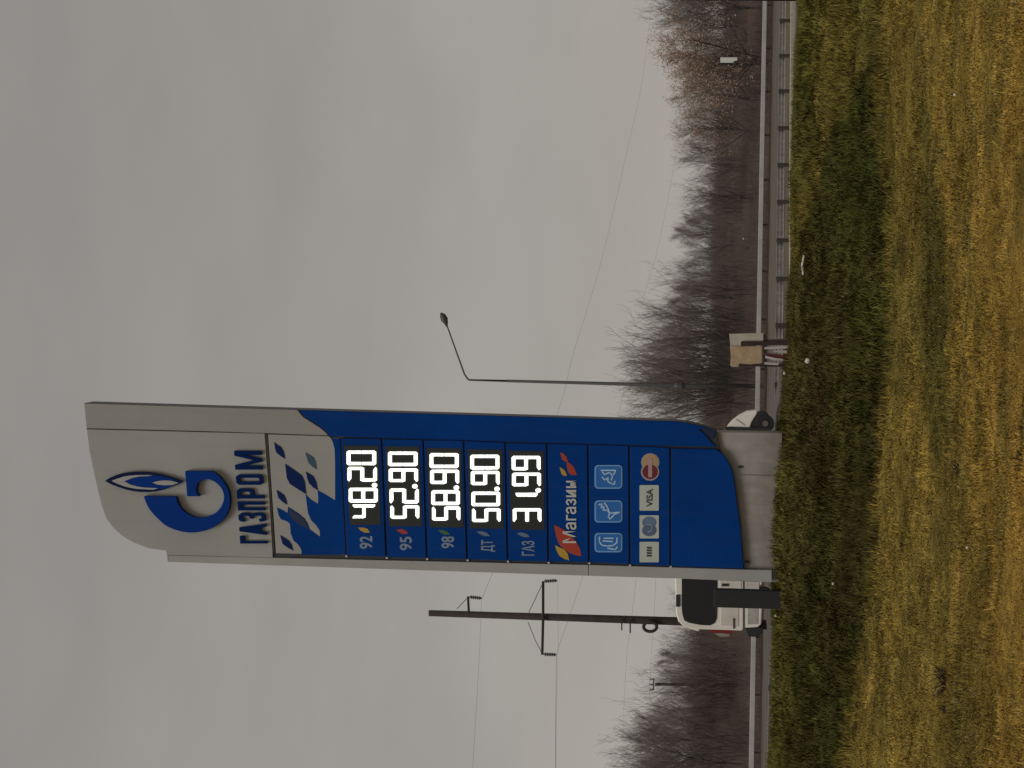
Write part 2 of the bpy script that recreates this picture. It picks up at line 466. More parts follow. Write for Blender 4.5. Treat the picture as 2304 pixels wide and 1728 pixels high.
# ------------------------------------------------------------------ price totem
PHI = R(3.0)
N_ = Vector((-math.sin(PHI), -math.cos(PHI), 0))
O_ = P(1735, 1140, 26.4)
def Tp(x, y, w=0.0):
    d = ray(x, y)
    return EYE + d * ((O_ - EYE).dot(N_) / d.dot(N_)) + N_ * w
def r1(X, Y): return (160 + X / 3.687, 880 + Y / 3.687)
def r2(X, Y): return (740 + X / 3.686, 880 + Y / 3.686)
def r3(X, Y): return (1220 + X / 3.687, 880 + Y / 3.687)
def RG(f, pts): return [f(*p) for p in pts]
def slab(m, pts, w0, w1):
    m.prism([Tp(x, y, w0) for x, y in pts], N_ * (w1 - w0))
totem = empty('price_totem', Tp(1730, 1140, -.15), 'tall grey and blue fuel price totem with lit white digits standing on the grass bank', 'price sign')

GREY = mat('grey_sign_paint', (.375, .375, .358), .42, .05, 1.2)
GREY2 = mat('column_grey_paint', (.40, .40, .385), .45, .07, 1.2)
GREY_D = mat('side_strip_paint', (.335, .335, .318), .42, .06, 1.2)
PLINTH = mat('plinth_render', (.40, .365, .335), .85, .10, 5.0, bump=.2)
CORE = mat('dark_core_metal', (.035, .037, .042), .5)
BLUE = mat('blue_panel_film', (.0025, .048, .245), .6, .10, 1.5, spec=.04)
BLUE_L = mat('logo_blue', (.001, .038, .25), .5, spec=.08)
NAVY = mat('navy_print', (.004, .012, .060), .6, spec=.1)
PRINT_W = mat('white_print', (.62, .64, .66), .5)
PRINT_G = mat('faded_grey_print', (.13, .19, .29), .5)
SCREEN = mat('display_glass', (.020, .023, .020), .4)
LED = mat('lit_led', (.9, .9, .9), .5, emit=(1.0, 1.0, .97), estr=1.6)
LED_G = mat('lit_led_greenish', (.9, .9, .8), .5, emit=(.93, 1.0, .78), estr=1.15)
RED = mat('red_print', (.42, .045, .02), .5)
YEL = mat('yellow_print', (.50, .32, .03), .5)
GRN = mat('green_print', (.05, .15, .04), .5)

_t = PLINTH.node_tree; _b = _t.nodes['Principled BSDF']
_src = _b.inputs['Base Color'].links[0].from_socket
_g = _t.nodes.new('ShaderNodeTexCoord'); _s = _t.nodes.new('ShaderNodeSeparateXYZ'); _t.links.new(_g.outputs['Object'], _s.inputs[0])
_n = _t.nodes.new('ShaderNodeTexNoise'); _n.inputs['Scale'].default_value = 7; _n.inputs['Detail'].default_value = 8
_t.links.new(_g.outputs['Object'], _n.inputs['Vector'])
_a = _t.nodes.new('ShaderNodeMath'); _a.operation = 'MULTIPLY_ADD'; _a.inputs[1].default_value = -.55
_t.links.new(_n.outputs['Fac'], _a.inputs[0]); _t.links.new(_s.outputs['Z'], _a.inputs[2])
_m = _t.nodes.new('ShaderNodeMapRange'); _m.inputs[1].default_value = -.34; _m.inputs[2].default_value = .02; _m.inputs[3].default_value = .5; _m.inputs[4].default_value = 0
_t.links.new(_a.outputs[0], _m.inputs[0])
_x = _t.nodes.new('ShaderNodeMixRGB'); _x.inputs['Color2'].default_value = (.11, .085, .06, 1)
_t.links.new(_m.outputs[0], _x.inputs['Fac']); _t.links.new(_src, _x.inputs['Color1']); _t.links.new(_x.outputs[0], _b.inputs['Base Color'])
# diodes: emission varies slightly from cold white to yellow-green
_t = LED.node_tree; _b = _t.nodes['Principled BSDF']
_n = _t.nodes.new('ShaderNodeTexNoise'); _n.inputs['Scale'].default_value = 9; _g = _t.nodes.new('ShaderNodeTexCoord')
_t.links.new(_g.outputs['Object'], _n.inputs['Vector'])
_r = _t.nodes.new('ShaderNodeValToRGB'); _r.color_ramp.elements[0].position = .38; _r.color_ramp.elements[0].color = (.62, .70, .50, 1)
_r.color_ramp.elements[1].position = .52; _r.color_ramp.elements[1].color = (1, 1, 1, 1)
_t.links.new(_n.outputs['Fac'], _r.inputs['Fac']); _t.links.new(_r.outputs['Color'], _b.inputs['Emission Color'])
# shell core
sil = RG(r1, [(105, 100), (1880, 155)]) + RG(r3, [(0, 215), (1100, 250), (1200, 262), (1300, 285), (1380, 310), (1440, 325), (1470, 480), (1555, 620), (1585, 720), (1605, 880), (1635, 1100), (1655, 1300), (1672, 1478), (1790, 1480), (1790, 1585), (1140, 1557)]) + \
      RG(r1, [(800, 1418), (785, 1325), (640, 1305), (520, 1260), (430, 1210), (350, 1140), (290, 1060), (250, 950), (200, 740), (150, 500), (125, 310)])
m = MB(); slab(m, sil, -.02, -.40); m.build('frame', CORE, totem)
# plinth
m = MB(); slab(m, RG(r3, [(1395, 345), (1905, 350), (1990, 352), (1990, 1590), (1790, 1587), (1790, 1478), (1500, 1478)]), -.065, -.44)
pl = m.build('plinth', PLINTH, totem)
for (X, Y) in ((1645, 632), (1700, 1420)):
    m = MB(); slab(m, RG(r3, [(X - 22, Y - 7), (X, Y - 12), (X + 24, Y - 4), (X + 22, Y + 6), (X, Y + 12), (X - 22, Y + 8)]), -.055, -.075); m.build('bolt_hole', CORE, pl)
m = MB(); slab(m, RG(r3, [(1650, 696), (1895, 700), (1895, 704), (1650, 700)]), -.062, -.075); m.build('joint', CORE, pl)

def pan(name, pts, mtl, w0=.0, w1=-.03, parent=None, bevel=.004):
    m = MB(); slab(m, pts, w0, w1); return m.build(name, mtl, parent or totem, bevel=bevel, seg=1)
# left column in two lengths
pan('column', RG(r1, [(812, 1362)]) + RG(r3, [(384, 1441), (384, 1532)]) + RG(r1, [(803, 1416)]), GREY2, .005)
pan('column', RG(r3, [(388, 1441), (1676, 1480), (1905, 1484), (1905, 1585), (1140, 1555), (388, 1532)]), GREY2, .005)
# right strip, grey then blue, split by a sweeping curve
pan('side_strip', RG(r1, [(107, 102), (1876, 156), (1925, 215), (1990, 255), (2060, 300), (2110, 340), (2135, 368), (1640, 350), (1100, 332), (127, 308)]), GREY_D)
pan('side_strip', RG(r1, [(1888, 157)]) + RG(r3, [(0, 217), (1098, 252), (1200, 264), (1300, 288), (1375, 310), (1300, 315), (1340, 350), (1420, 440), (1440, 462), (720, 446), (0, 428)]) + RG(r2, [(100, 377)]) + RG(r1, [(2150, 378), (2120, 335), (2065, 292), (1995, 247), (1932, 207)]), BLUE)
# the dark underside of the blue strip beside the plinth
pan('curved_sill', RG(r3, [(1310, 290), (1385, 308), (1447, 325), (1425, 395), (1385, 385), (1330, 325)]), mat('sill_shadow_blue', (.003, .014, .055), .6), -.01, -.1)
# head panel with logo
head = pan('head_panel', RG(r1, [(128, 316), (1100, 340), (1606, 352), (1640, 800), (1672, 1330), (1674, 1382), (813, 1361), (800, 1412), (786, 1323), (642, 1303), (522, 1258), (432, 1208), (352, 1138), (292, 1058), (252, 950), (202, 740), (152, 500)]), GREY)
m = MB(); slab(m, RG(r1, [(1606, 356), (1628, 357), (1688, 1335), (1664, 1335)]), -.006, -.03); m.build('seam', mat('seam_dark', (.045, .042, .038), .7), totem)
# flame
def flat(name, f, pts, mtl, w, parent, th=.006): return pan(name, RG(f, pts), mtl, w, w - th, parent, 0)
flat('flame', r1, [(290, 742), (330, 716), (380, 694), (440, 678), (500, 670), (560, 667), (630, 669), (700, 677), (760, 690), (820, 706), (880, 725), (935, 747), (895, 770), (850, 788), (800, 806), (750, 821), (700, 831), (640, 835), (580, 833), (520, 826), (460, 812), (400, 793), (340, 769)], NAVY, .05, head, .05)
flat('flame_light', r1, [(345, 742), (388, 724), (444, 706), (502, 697), (560, 693), (640, 693), (690, 694), (640, 702), (580, 705), (520, 716), (450, 744), (500, 772), (560, 788), (620, 797), (700, 800), (735, 802), (690, 815), (620, 811), (560, 808), (502, 799), (444, 784), (388, 762)], GREY2, .054, head)
flat('flame_core', r1, [(455, 744), (520, 718), (580, 707), (640, 704), (692, 693), (760, 705), (830, 720), (905, 745), (840, 735), (770, 736), (720, 742), (680, 756), (720, 772), (770, 780), (840, 780), (900, 762), (850, 785), (790, 802), (745, 808), (700, 799), (620, 794), (560, 786), (505, 772)], BLUE_L, .054, head)
flat('flame_heart', r1, [(684, 756), (720, 744), (770, 738), (830, 739), (900, 757), (845, 776), (780, 778), (725, 772)], GREY2, .054, head)
def arc(pts_ctrl, n=5):
    # Catmull-Rom through closed control list of (x, y, corner)
    out_ = []; L = len(pts_ctrl)
    for i in range(L):
        p1 = pts_ctrl[i]; p2 = pts_ctrl[(i + 1) % L]
        p0 = pts_ctrl[i - 1] if len(p1) == 2 else p1; p3 = pts_ctrl[(i + 2) % L] if len(p2) == 2 else p2
        for k in range(n):
            t = k / n
            out_.append(tuple(.5 * (2 * p1[j] + (p2[j] - p0[j]) * t + (2 * p0[j] - 5 * p1[j] + 4 * p2[j] - p3[j]) * t * t + (3 * p1[j] - p0[j] - 3 * p2[j] + p3[j]) * t ** 3) for j in (0, 1)))
    return out_
G_ = arc([(615, 868, 1), (885, 870, 1), (905, 935), (960, 1000), (1050, 1042), (1140, 1036), (1215, 1000), (1262, 940), (1279, 880), (1265, 815), (1220, 760), (1160, 730), (1105, 732), (1062, 765), (1052, 828), (1078, 868, 1), (975, 868, 1), (957, 660, 1), (1185, 660, 1), (1250, 710), (1305, 790), (1329, 870), (1325, 960), (1290, 1040), (1220, 1105), (1130, 1150), (1020, 1168), (910, 1155), (800, 1110), (710, 1030), (650, 955)], 4)
pan('emblem_letter', RG(r1, G_), BLUE_L, .075, .0, head, .004)
# raised letters: glyph parts on a unit box (s along the word, h up)
GL = {
 'Г': [[(0, 0), (.34, 0), (.34, .82), (1, .82), (1, 1), (0, 1)]],
 'А': [[(0, 0), (.27, 0), (.34, .2), (.66, .2), (.73, 0), (1, 0), (.67, 1), (.33, 1)]],
 'З': [[(0, .22), (.08, .04), (.3, 0), (.75, 0), (1, .12), (1, .42), (.82, .52), (1, .62), (1, .88), (.75, 1), (.3, 1), (.06, .95), (0, .78), (.3, .76), (.38, .85), (.62, .85), (.68, .78), (.68, .66), (.58, .59), (.35, .59), (.35, .45), (.58, .45), (.68, .38), (.68, .22), (.62, .15), (.38, .15), (.32, .26)]],
 'П': [[(0, 0), (.34, 0), (.34, .84), (.66, .84), (.66, 0), (1, 0), (1, 1), (0, 1)]],
 'Р': [[(0, 0), (.34, 0), (.34, .36), (.8, .36), (1, .46), (1, .9), (.8, 1), (.0, 1), (0, .75), (.34, .85), (.6, .85), (.68, .8), (.68, .56), (.6, .51), (.34, .51), (.34, .75), (.34, .85), (0, .75)]],
 'О': [[(0, .12), (.2, 0), (.8, 0), (1, .12), (1, .5), (.68, .5), (.68, .2), (.6, .14), (.4, .14), (.32, .2), (.32, .5), (0, .5)], [(0, .5), (.32, .5), (.32, .8), (.4, .86), (.6, .86), (.68, .8), (.68, .5), (1, .5), (1, .88), (.8, 1), (.2, 1), (0, .88)]],
 'М': [[(0, 0), (.22, 0), (.22, .62), (.42, 0), (.58, 0), (.78, .62), (.78, 0), (1, 0), (1, 1), (.74, 1), (.5, .3), (.26, 1), (0, 1)]],
}
GL['Р'] = [[(0, 0), (.34, 0), (.34, 1), (0, 1)], [(.34, .36), (.8, .36), (1, .46), (1, .9), (.8, 1), (.34, 1), (.34, .85), (.6, .85), (.68, .8), (.68, .56), (.6, .51), (.34, .51)]]
def word_pt(Y, h):
    s = (1265 - Y) / 775.0
    return (1632 + (1580 - 1632) * s - h * 224, Y)
for ch, Y0, Y1 in (('Г', 1262, 1200), ('А', 1192, 1098), ('З', 1082, 1008), ('П', 988, 916), ('Р', 890, 806), ('О', 776, 690), ('М', 650, 494)):
    m = MB()
    for poly in GL[ch]:
        slab(m, RG(r1, [word_pt(Y0 + (Y1 - Y0) * s, h) for s, h in poly]), .035, .0)
    m.build('letter', NAVY if ch in 'ЗПР' and False else mat('letter_blue', (.001, .018, .105), .6, spec=.06), head)
# chequered panel
cb = pan('pattern_panel', RG(r1, [(1634, 358), (2136, 374), (2160, 392), (2228, 394), (2276, 1358), (1700, 1345)]), GREY)
flat('wave_print', r1, [(1912, 1357), (1908, 1310), (1880, 1268), (1845, 1240), (1822, 1180), (1815, 1100), (1790, 1080), (1740, 1062), (1722, 1030), (1708, 965), (1760, 990), (1795, 1012), (1800, 960), (1880, 1010), (1940, 1060), (1968, 1110), (1978, 1145), (2030, 1185), (2065, 1207), (2062, 1160), (2035, 1115), (1990, 1070), (1965, 1010), (1955, 930), (1945, 855), (1990, 900), (2048, 937), (2050, 880), (2045, 822), (2110, 857), (2190, 907), (2190, 600), (2186, 480), (2170, 420), (2155, 394), (2228, 396), (2275, 1356)], BLUE, .004, cb)
for pts in ([(1685, 425), (1712, 445), (1745, 465), (1765, 505), (1776, 562), (1740, 540), (1705, 512), (1693, 478)],
            [(1776, 603), (1840, 645), (1915, 700), (1938, 750), (1950, 855), (1890, 818), (1815, 770), (1790, 720)],
            [(1705, 820), (1735, 838), (1768, 862), (1785, 900), (1792, 942), (1750, 915), (1720, 885)],
            [(1735, 1195), (1765, 1212), (1808, 1240), (1830, 1275), (1842, 1322), (1800, 1300), (1755, 1268)],
            [(1948, 668), (1985, 690), (2012, 708), (2035, 760), (2046, 822), (2010, 800), (1975, 765), (1958, 720)]):
    flat('diamond_print', r1, pts, mat('diamond_navy', (.004, .020, .11), .6, spec=.1), .007, cb, .004)
flat('diamond_print', r1, [(1943, 508), (1975, 528), (2010, 550), (2028, 590), (2036, 648), (2000, 625), (1970, 595), (1955, 550)], mat('diamond_teal', (.03, .085, .14), .5), .007, cb, .004)
flat('diamond_print', r1, [(1810, 975), (1880, 1020), (1935, 1065), (1960, 1112), (1972, 1145), (1900, 1110), (1845, 1070), (1815, 1030)], mat('diamond_dusk', (.012, .024, .075), .5), .008, cb, .003)

# seams between the lower panels (R2 coords; R3 converted)
def c32(X, Y): x, y = r3(X, Y); return ((x - 740) * 3.686, (y - 880) * 3.686)
S = [((96, 385), (145, 1362)), ((440, 392), (480, 1376)), ((785, 401), (815, 1386)), ((1120, 408), (1150, 1396)), ((1465, 424), (1485, 1406)), ((1810, 432), (1822, 1416)),
     (c32(380, 440), c32(390, 1420)), (c32(722, 450), c32(728, 1438)), (c32(1063, 465), c32(1065, 1450))]
def row_panel(k, name, g=6):
    (a, b), (c, d) = S[k], S[k + 1]
    p = [(a[0] + g + 2, a[1] + 5), (c[0] - g, c[1] + 3), (d[0] - g, d[1] - 4), (b[0] + g + 2, b[1] - 3)]
    return pan(name, RG(r2, p), BLUE, .02, -.03, totem, .006)

SEG = {'0': 'abcdef', '1': 'bc', '2': 'abged', '3': 'abgcd', '4': 'fgbc', '5': 'afgcd', '8': 'abcdefg', '9': 'abfgcd'}
def seg_polys(ch, w=.30, hh=.128):
    """7 segment digit on the unit box; w horizontal stroke share, hh vertical stroke share"""
    g = .012; b = .06
    v = min(b, .04)
    pol = {
     'a': [(b * 1.6, 1), (1 - b * 1.6, 1), (1 - .01, 1 - b * .9), (1 - w, 1 - hh), (w, 1 - hh), (.01, 1 - b * .9)],
     'd': [(.01, b * .9), (w, hh), (1 - w, hh), (1 - .01, b * .9), (1 - b * 1.6, 0), (b * 1.6, 0)],
     'f': [(0, .5 + g), (0, 1 - b), (w * .55, 1 - hh * .55), (w, 1 - hh), (w, .5 + g)],
     'b': [(1, .5 + g), (1 - w, .5 + g), (1 - w, 1 - hh), (1 - w * .55, 1 - hh * .55), (1, 1 - b)],
     'e': [(0, b), (0, .5 - g), (w, .5 - g), (w, hh), (w * .55, hh * .55)],
     'c': [(1, b), (1 - w * .55, hh * .55), (1 - w, hh), (1 - w, .5 - g), (1, .5 - g)],
     'g': [(w * .3, .5 + hh / 2), (1 - w * .3, .5 + hh / 2), (1 - w * .1, .5), (1 - w * .3, .5 - hh / 2), (w * .3, .5 - hh / 2), (w * .1, .5)],
    }
    return [pol[s] for s in SEG[ch]]

def text_flat(name, body, f, s0, s1, h0, h1, mtl, w, parent, bold=.0, xsk=0.0, th=.004):
    """flat lettering: s runs from image Y s0 to s1, h from image X h0 (foot) to h1 (top) at the start;
    xsk = shift of X at the end of the word"""
    cu = bpy.data.curves.new('lettering', 'FONT'); cu.body = body; cu.offset = bold; cu.fill_mode = 'FRONT'
    cu.resolution_u = 4
    to = bpy.data.objects.new('lettering', cu); COL.objects.link(to)
    dg = bpy.context.evaluated_depsgraph_get(); dg.update()
    me0 = bpy.data.meshes.new_from_object(to.evaluated_get(dg))
    vs = np.array([v.co for v in me0.vertices]); fs = [tuple(p.vertices) for p in me0.polygons]
    bpy.data.objects.remove(to); bpy.data.curves.remove(cu)
    x0, x1_, y0, y1_ = vs[:, 0].min(), vs[:, 0].max(), vs[:, 1].min(), vs[:, 1].max()
    m = MB(); pts = []
    for v in vs:
        s = (v[0] - x0) / (x1_ - x0); h = (v[1] - y0) / (y1_ - y0)
        pts.append(Tp(*f(h0 + (h1 - h0) * h + xsk * s, s0 + (s1 - s0) * s), w))
    m.add(pts, fs)
    bpy.data.meshes.remove(me0)
    return m.build(name, mtl, parent)

rows = [
 ([('4', 1052, 938, 188, 400), ('8', 922, 800, 168, 408), ('2', 748, 626, 158, 402), ('0', 612, 492, 151, 395)], (382, 778)),
 ([('5', 1056, 945, 513, 752), ('2', 930, 805, 507, 748), ('9', 752, 640, 500, 742), ('0', 620, 500, 494, 738)], (716, 787)),
 ([('5', 1071, 955, 858, 1092), ('8', 943, 820, 852, 1088), ('9', 768, 650, 843, 1082), ('0', 636, 513, 838, 1079)], (1060, 799)),
 ([('5', 1083, 970, 1190, 1426), ('0', 952, 832, 1185, 1422), ('9', 777, 660, 1180, 1418), ('0', 648, 526, 1175, 1416)], (1396, 809)),
 ([('3', 1084, 970, 1527, 1764), ('1', 935, 842, 1538, 1746), ('9', 787, 675, 1521, 1760), ('9', 655, 536, 1518, 1757)], (1738, 821)),
]
grades = [('92', 1305, 1200, 365, 258, YEL, [(245, 1130), (290, 1130), (325, 1142), (343, 1172), (300, 1172), (262, 1152)]),
          ('95', 1318, 1205, 692, 590, RED, [(560, 1148), (610, 1142), (640, 1155), (660, 1180), (615, 1183), (580, 1165)]),
          ('98', 1302, 1203, 1043, 935, GRN, [(905, 1150), (950, 1150), (985, 1165), (1008, 1188), (965, 1190), (930, 1172)]),
          ('ДТ', 1330, 1232, 1382, 1265, PRINT_G, [(1225, 1162), (1270, 1160), (1310, 1172), (1340, 1200), (1290, 1200), (1250, 1182)]),
          ('ГАЗ', 1362, 1240, 1707, 1600, PRINT_G, [(1560, 1175), (1605, 1170), (1645, 1184), (1668, 1208), (1620, 1210), (1585, 1195)])]
scr = [[(128, 448), (412, 452), (432, 1108), (178, 1108)], [(470, 455), (752, 460), (775, 1120), (500, 1118)], [(812, 470), (1098, 475), (1118, 1130), (838, 1128)],
       [(1152, 480), (1440, 485), (1452, 1140), (1170, 1138)], [(1495, 492), (1782, 497), (1792, 1150), (1512, 1148)]]
for k in range(5):
    pp = row_panel(k, 'price_panel')
    flat('display_screen', r2, scr[k], SCREEN, .024, pp, .006)
    for ch, Ya, Yb, Xt, Xb in rows[k][0]:
        m = MB()
        wst = .215 if ch != '1' else .33
        for poly in seg_polys(ch, wst):
            slab(m, RG(r2, [(Xb + (Xt - Xb) * h, Ya + (Yb - Ya) * s) for s, h in poly]), .034, .024)
        m.build('digit', LED, pp)
    dx, dy = rows[k][1]
    m = MB(); slab(m, RG(r2, [(dx + 23 * math.cos(a * math.pi / 5), dy + 19 * math.sin(a * math.pi / 5)) for a in range(10)]), .034, .024)
    m.build('decimal_point', LED, pp)
    txt, s0, s1, h0, h1, lm, leaf = grades[k]
    text_flat('grade_lettering', txt, r2, s0, s1, h0, h1, mat('grade_print', (.22, .28, .40), .5), .0235, pp, .02)
    flat('leaf_mark', r2, leaf, lm, .0235, pp, .003)
# shop panel
sp = row_panel(5, 'shop_panel')
flat('leaf_mark', r3, [(100, 1108), (130, 1122), (180, 1150), (230, 1195), (280, 1245), (312, 1300), (327, 1367), (280, 1360), (230, 1342), (180, 1310), (140, 1265), (115, 1200)], RED, .0235, sp, .003)
flat('leaf_mark', r3, [(107, 1275), (140, 1292), (185, 1312), (212, 1345), (226, 1402), (185, 1390), (145, 1365), (122, 1325)], YEL, .0265, sp, .003)
flat('leaf_mark', r3, [(150, 505), (175, 516), (200, 540), (217, 588), (190, 582), (165, 565)], RED, .0235, sp, .003)
flat('leaf_mark', r3, [(203, 588), (235, 600), (260, 625), (288, 692), (250, 695), (222, 680), (208, 640)], RED, .0235, sp, .003)
flat('leaf_mark', r3, [(145, 630), (165, 640), (190, 660), (207, 702), (180, 702), (160, 685)], YEL, .0235, sp, .003)
text_flat('shop_lettering', 'Магазин', r3, 1258, 742, 285, 172, mat('shop_print', (.60, .60, .56), .5), .030, sp, .012)
# services panel
vp = row_panel(6, 'services_panel')
LB = mat('icon_border_blue', (.20, .42, .72), .5); MBl = mat('icon_blue', (.014, .15, .50), .5)
def rrect(x0, y0, x1, y1, r):
    o = []
    for cx_, cy_, a0 in ((x1 - r, y1 - r, 0), (x0 + r, y1 - r, 90), (x0 + r, y0 + r, 180), (x1 - r, y0 + r, 270)):
        for k in range(4): a = R(a0 + k * 30); o.append((cx_ + r * math.cos(a), cy_ + r * math.sin(a)))
    return o
def stroke(m, f, pts, wd, w0, w1):
    for (xa, ya), (xb, yb) in zip(pts[:-1], pts[1:]):
        L = math.hypot(xb - xa, yb - ya) or 1; nx, ny = -(yb - ya) / L * wd / 2, (xb - xa) / L * wd / 2
        ex, ey = (xb - xa) / L * wd * .3, (yb - ya) / L * wd * .3
        slab(m, RG(f, [(xa + nx - ex, ya + ny - ey), (xb + nx + ex, yb + ny + ey), (xb - nx + ex, yb - ny + ey), (xa - nx - ex, ya - ny - ey)]), w0, w1)
icons = [((435, 612, 665, 808), [[(490, 655), (610, 655)], [(500, 668), (520, 690), (560, 672), (585, 700), (575, 735)], [(500, 710), (520, 735), (550, 715), (545, 745), (575, 765), (600, 770), (605, 745)], [(610, 655), (595, 690)]]),
         ((435, 905, 665, 1088), [[(470, 940), (500, 935), (490, 965), (515, 955), (508, 985), (540, 985), (560, 1010), (640, 1003)], [(560, 1010), (550, 1040), (565, 1058), (600, 1020), (640, 1003)], [(520, 925), (545, 965), (560, 1010)]]),
         ((435, 1175, 665, 1335), [[(478, 1208), (475, 1245), (495, 1275), (540, 1282), (590, 1278), (620, 1255), (622, 1215)], [(515, 1218), (590, 1218)], [(505, 1240), (585, 1245)], [(545, 1300), (610, 1312), (622, 1290)]])]
for (x0, y0, x1, y1), strokes in icons:
    ic = flat('service_icon', r3, rrect(x0, y0, x1, y1, 30), LB, .026, vp, .008)
    flat('service_icon', r3, rrect(x0 + 11, y0 + 10, x1 - 11, y1 - 10, 22), MBl, .029, vp, .003)
    m = MB()
    for i_, st in enumerate(strokes): stroke(m, r3, st, 11, .032 + .0008 * i_, .029)
    m.build('pictogram', mat('pictogram_pale', (.46, .66, .85), .5), vp)
# cards panel
cp = row_panel(7, 'cards_panel')
def circ(cx_, cy_, rx, ry, n=16): return [(cx_ + rx * math.cos(2 * math.pi * k / n), cy_ + ry * math.sin(2 * math.pi * k / n)) for k in range(n)]
CARD = mat('card_plate', (.52, .56, .50), .5, .05, 3)
flat('card_logo', r3, circ(897, 588, 76, 74), mat('card_rim', (.42, .36, .36), .5), .024, cp, .004)
flat('card_logo', r3, circ(895, 668, 76, 74), mat('card_rim', (.42, .36, .36), .5), .0255, cp, .004)
flat('card_logo', r3, circ(897, 588, 66, 64), mat('card_tan', (.46, .30, .16), .5), .0275, cp, .003)
flat('card_logo', r3, circ(895, 668, 64, 62), mat('card_maroon', (.16, .018, .02), .5), .029, cp, .003)
flat('card_logo', r3, [(880, 555), (912, 555), (912, 712), (880, 712)], mat('card_pink', (.44, .30, .32), .5), .031, cp, .003)
def plate(y0, y1): return flat('card_plate', r3, rrect(808, y0, 968, y1, 8), CARD, .026, cp, .006)
plate(778, 990); plate(1028, 1220); plate(1248, 1418)
text_flat('card_lettering', 'VISA', r3, 958, 808, 918, 864, mat('visa_print', (.05, .06, .07), .5), .029, cp, .03)
flat('card_logo', r3, circ(888, 1088, 60, 50), mat('card_slate', (.13, .20, .32), .5), .029, cp, .003)
flat('card_logo', r3, circ(888, 1152, 60, 50), mat('card_grey_blue', (.10, .14, .24), .5), .0305, cp, .003)
m = MB(); stroke(m, r3, [(870, 1105), (905, 1105), (912, 1120), (905, 1160), (875, 1165)], 7, .033, .030); m.build('card_lettering', mat('card_pale', (.30, .38, .50), .5), cp)
m = MB()
for y_ in (1296, 1318, 1340, 1362): stroke(m, r3, [(872, y_), (904, y_ + 2)], 15, .029, .026)
m.build('card_lettering', mat('mir_print', (.045, .055, .06), .5), cp)
# lowest blank panel with curved foot
pan('blank_panel', RG(r3, [(1072, 474), (1440, 482), (1475, 502), (1510, 535), (1540, 580), (1563, 625), (1582, 680), (1596, 760), (1608, 850), (1622, 960), (1640, 1100), (1655, 1260), (1672, 1470), (1072, 1450)]), BLUE, .02, -.03, totem, .006)
# small light clips where the panels meet the column
for a, b in S[:]:
    x, y = b
    m = MB(); slab(m, RG(r2, [(x - 7, y + 0), (x + 9, y + 1), (x + 9, y + 14), (x - 7, y + 13)]), .012, -.02); m.build('clip', PRINT_W, totem)

# ------------------------------------------------------------------ white van behind the totem
VD = 50.0
def vp_(x, y, w=0.0): return P(x, y, VD) + Vector((0, w, 0))
van = empty('parked_van', vp_(1735, 1170, .9), 'white van parked side-on behind the tall price totem with dark side window', 'van')
VW = mat('van_white_paint', (.86, .81, .73), .35, .05, 1.0)
VK = mat('van_dark_glass', (.012, .012, .015), .25)
VB = mat('black_trim_plastic', (.02, .019, .018), .6)
TYRE = mat('tyre_rubber', (.016, .016, .016), .8)
m = MB(); m.prism([vp_(*p) for p in [(1521, 1380), (1526, 1398), (1538, 1410), (1555, 1416), (1573, 1421), (1574, 1416), (1640, 1418), (1670, 1419), (1674, 1413), (1706, 1411), (1713, 1404), (1715, 1365), (1690, 1360), (1685, 1340), (1690, 1322), (1715, 1316), (1716, 992), (1700, 985), (1688, 978), (1687, 962), (1691, 950), (1697, 940), (1704, 930), (1703, 922), (1682, 925), (1664, 934), (1648, 946), (1638, 957), (1630, 972), (1600, 1000), (1560, 1032), (1528, 1072), (1519, 1130), (1518, 1280)]], (0, 1.85, 0))
vb = m.build('body', VW, van, bevel=.035)
def vflat(name, pts, mtl, w=-.02, th=.03, bevel=.004):
    m = MB(); m.prism([vp_(*p, w) for p in pts], (0, th, 0)); return m.build(name, mtl, van, bevel=bevel, seg=1)
vflat('side_window', [(1534, 1300), (1534, 1372), (1536, 1385), (1540, 1396), (1550, 1401), (1575, 1406), (1598, 1407), (1608, 1402), (1613, 1390), (1614, 1300)], VK)
vflat('side_window', [(1534, 1120), (1534, 1290), (1612, 1290), (1614, 1120)], VK)
vflat('roof_marker', [(1521, 1338), (1521, 1365), (1530, 1365), (1530, 1338)], VB, -.03, .06)
vflat('panel_seam', [(1671, 1300), (1671, 1419), (1675.5, 1416), (1675.5, 1300)], mat('seam_grey', (.10, .095, .085), .7), -.012, .02)
vflat('side_panel', [(1622, 1366), (1622, 1407), (1662, 1409), (1662, 1366)], mat('van_panel_tone', (.68, .62, .55), .5, .08, 3), -.012, .02)
vflat('sliding_door', [(1620, 1305), (1620, 1324), (1668, 1324), (1668, 1305)], mat('van_panel_tone', (.60, .56, .51), .5), -.014, .02)
vflat('rocker_panel', [(1682, 1368), (1682, 1405), (1706, 1404), (1706, 1368)], mat('van_sill_tone', (.42, .40, .36), .6, .2, 6), -.012, .02)
vflat('rocker_panel', [(1677, 1305), (1677, 1326), (1708, 1326), (1708, 1305)], mat('van_sill_pink', (.58, .52, .50), .6, .1, 6), -.014, .02)
vflat('door_handle', [(1649, 1391), (1649, 1414), (1653, 1414), (1653, 1391)], mat('handle_brown', (.09, .06, .05), .5), -.03, .03)
vflat('door_handle', [(1624, 1313), (1640, 1313), (1640, 1319), (1624, 1319)], VB, -.03, .03)
vflat('tail_light', [(1592, 1418), (1600, 1424), (1625, 1431), (1645, 1428), (1652, 1418)], mat('tail_red', (.20, .014, .014), .4), .05, .12)
vflat('reversing_light', [(1606, 1425), (1620, 1433), (1640, 1432), (1643, 1427), (1625, 1425)], mat('lens_white', (.30, .25, .23), .4), .03, .12)
vflat('rear_bumper', [(1676, 1412), (1682, 1433), (1700, 1434), (1713, 1428), (1718, 1412)], VB, .05, 1.7, .02)
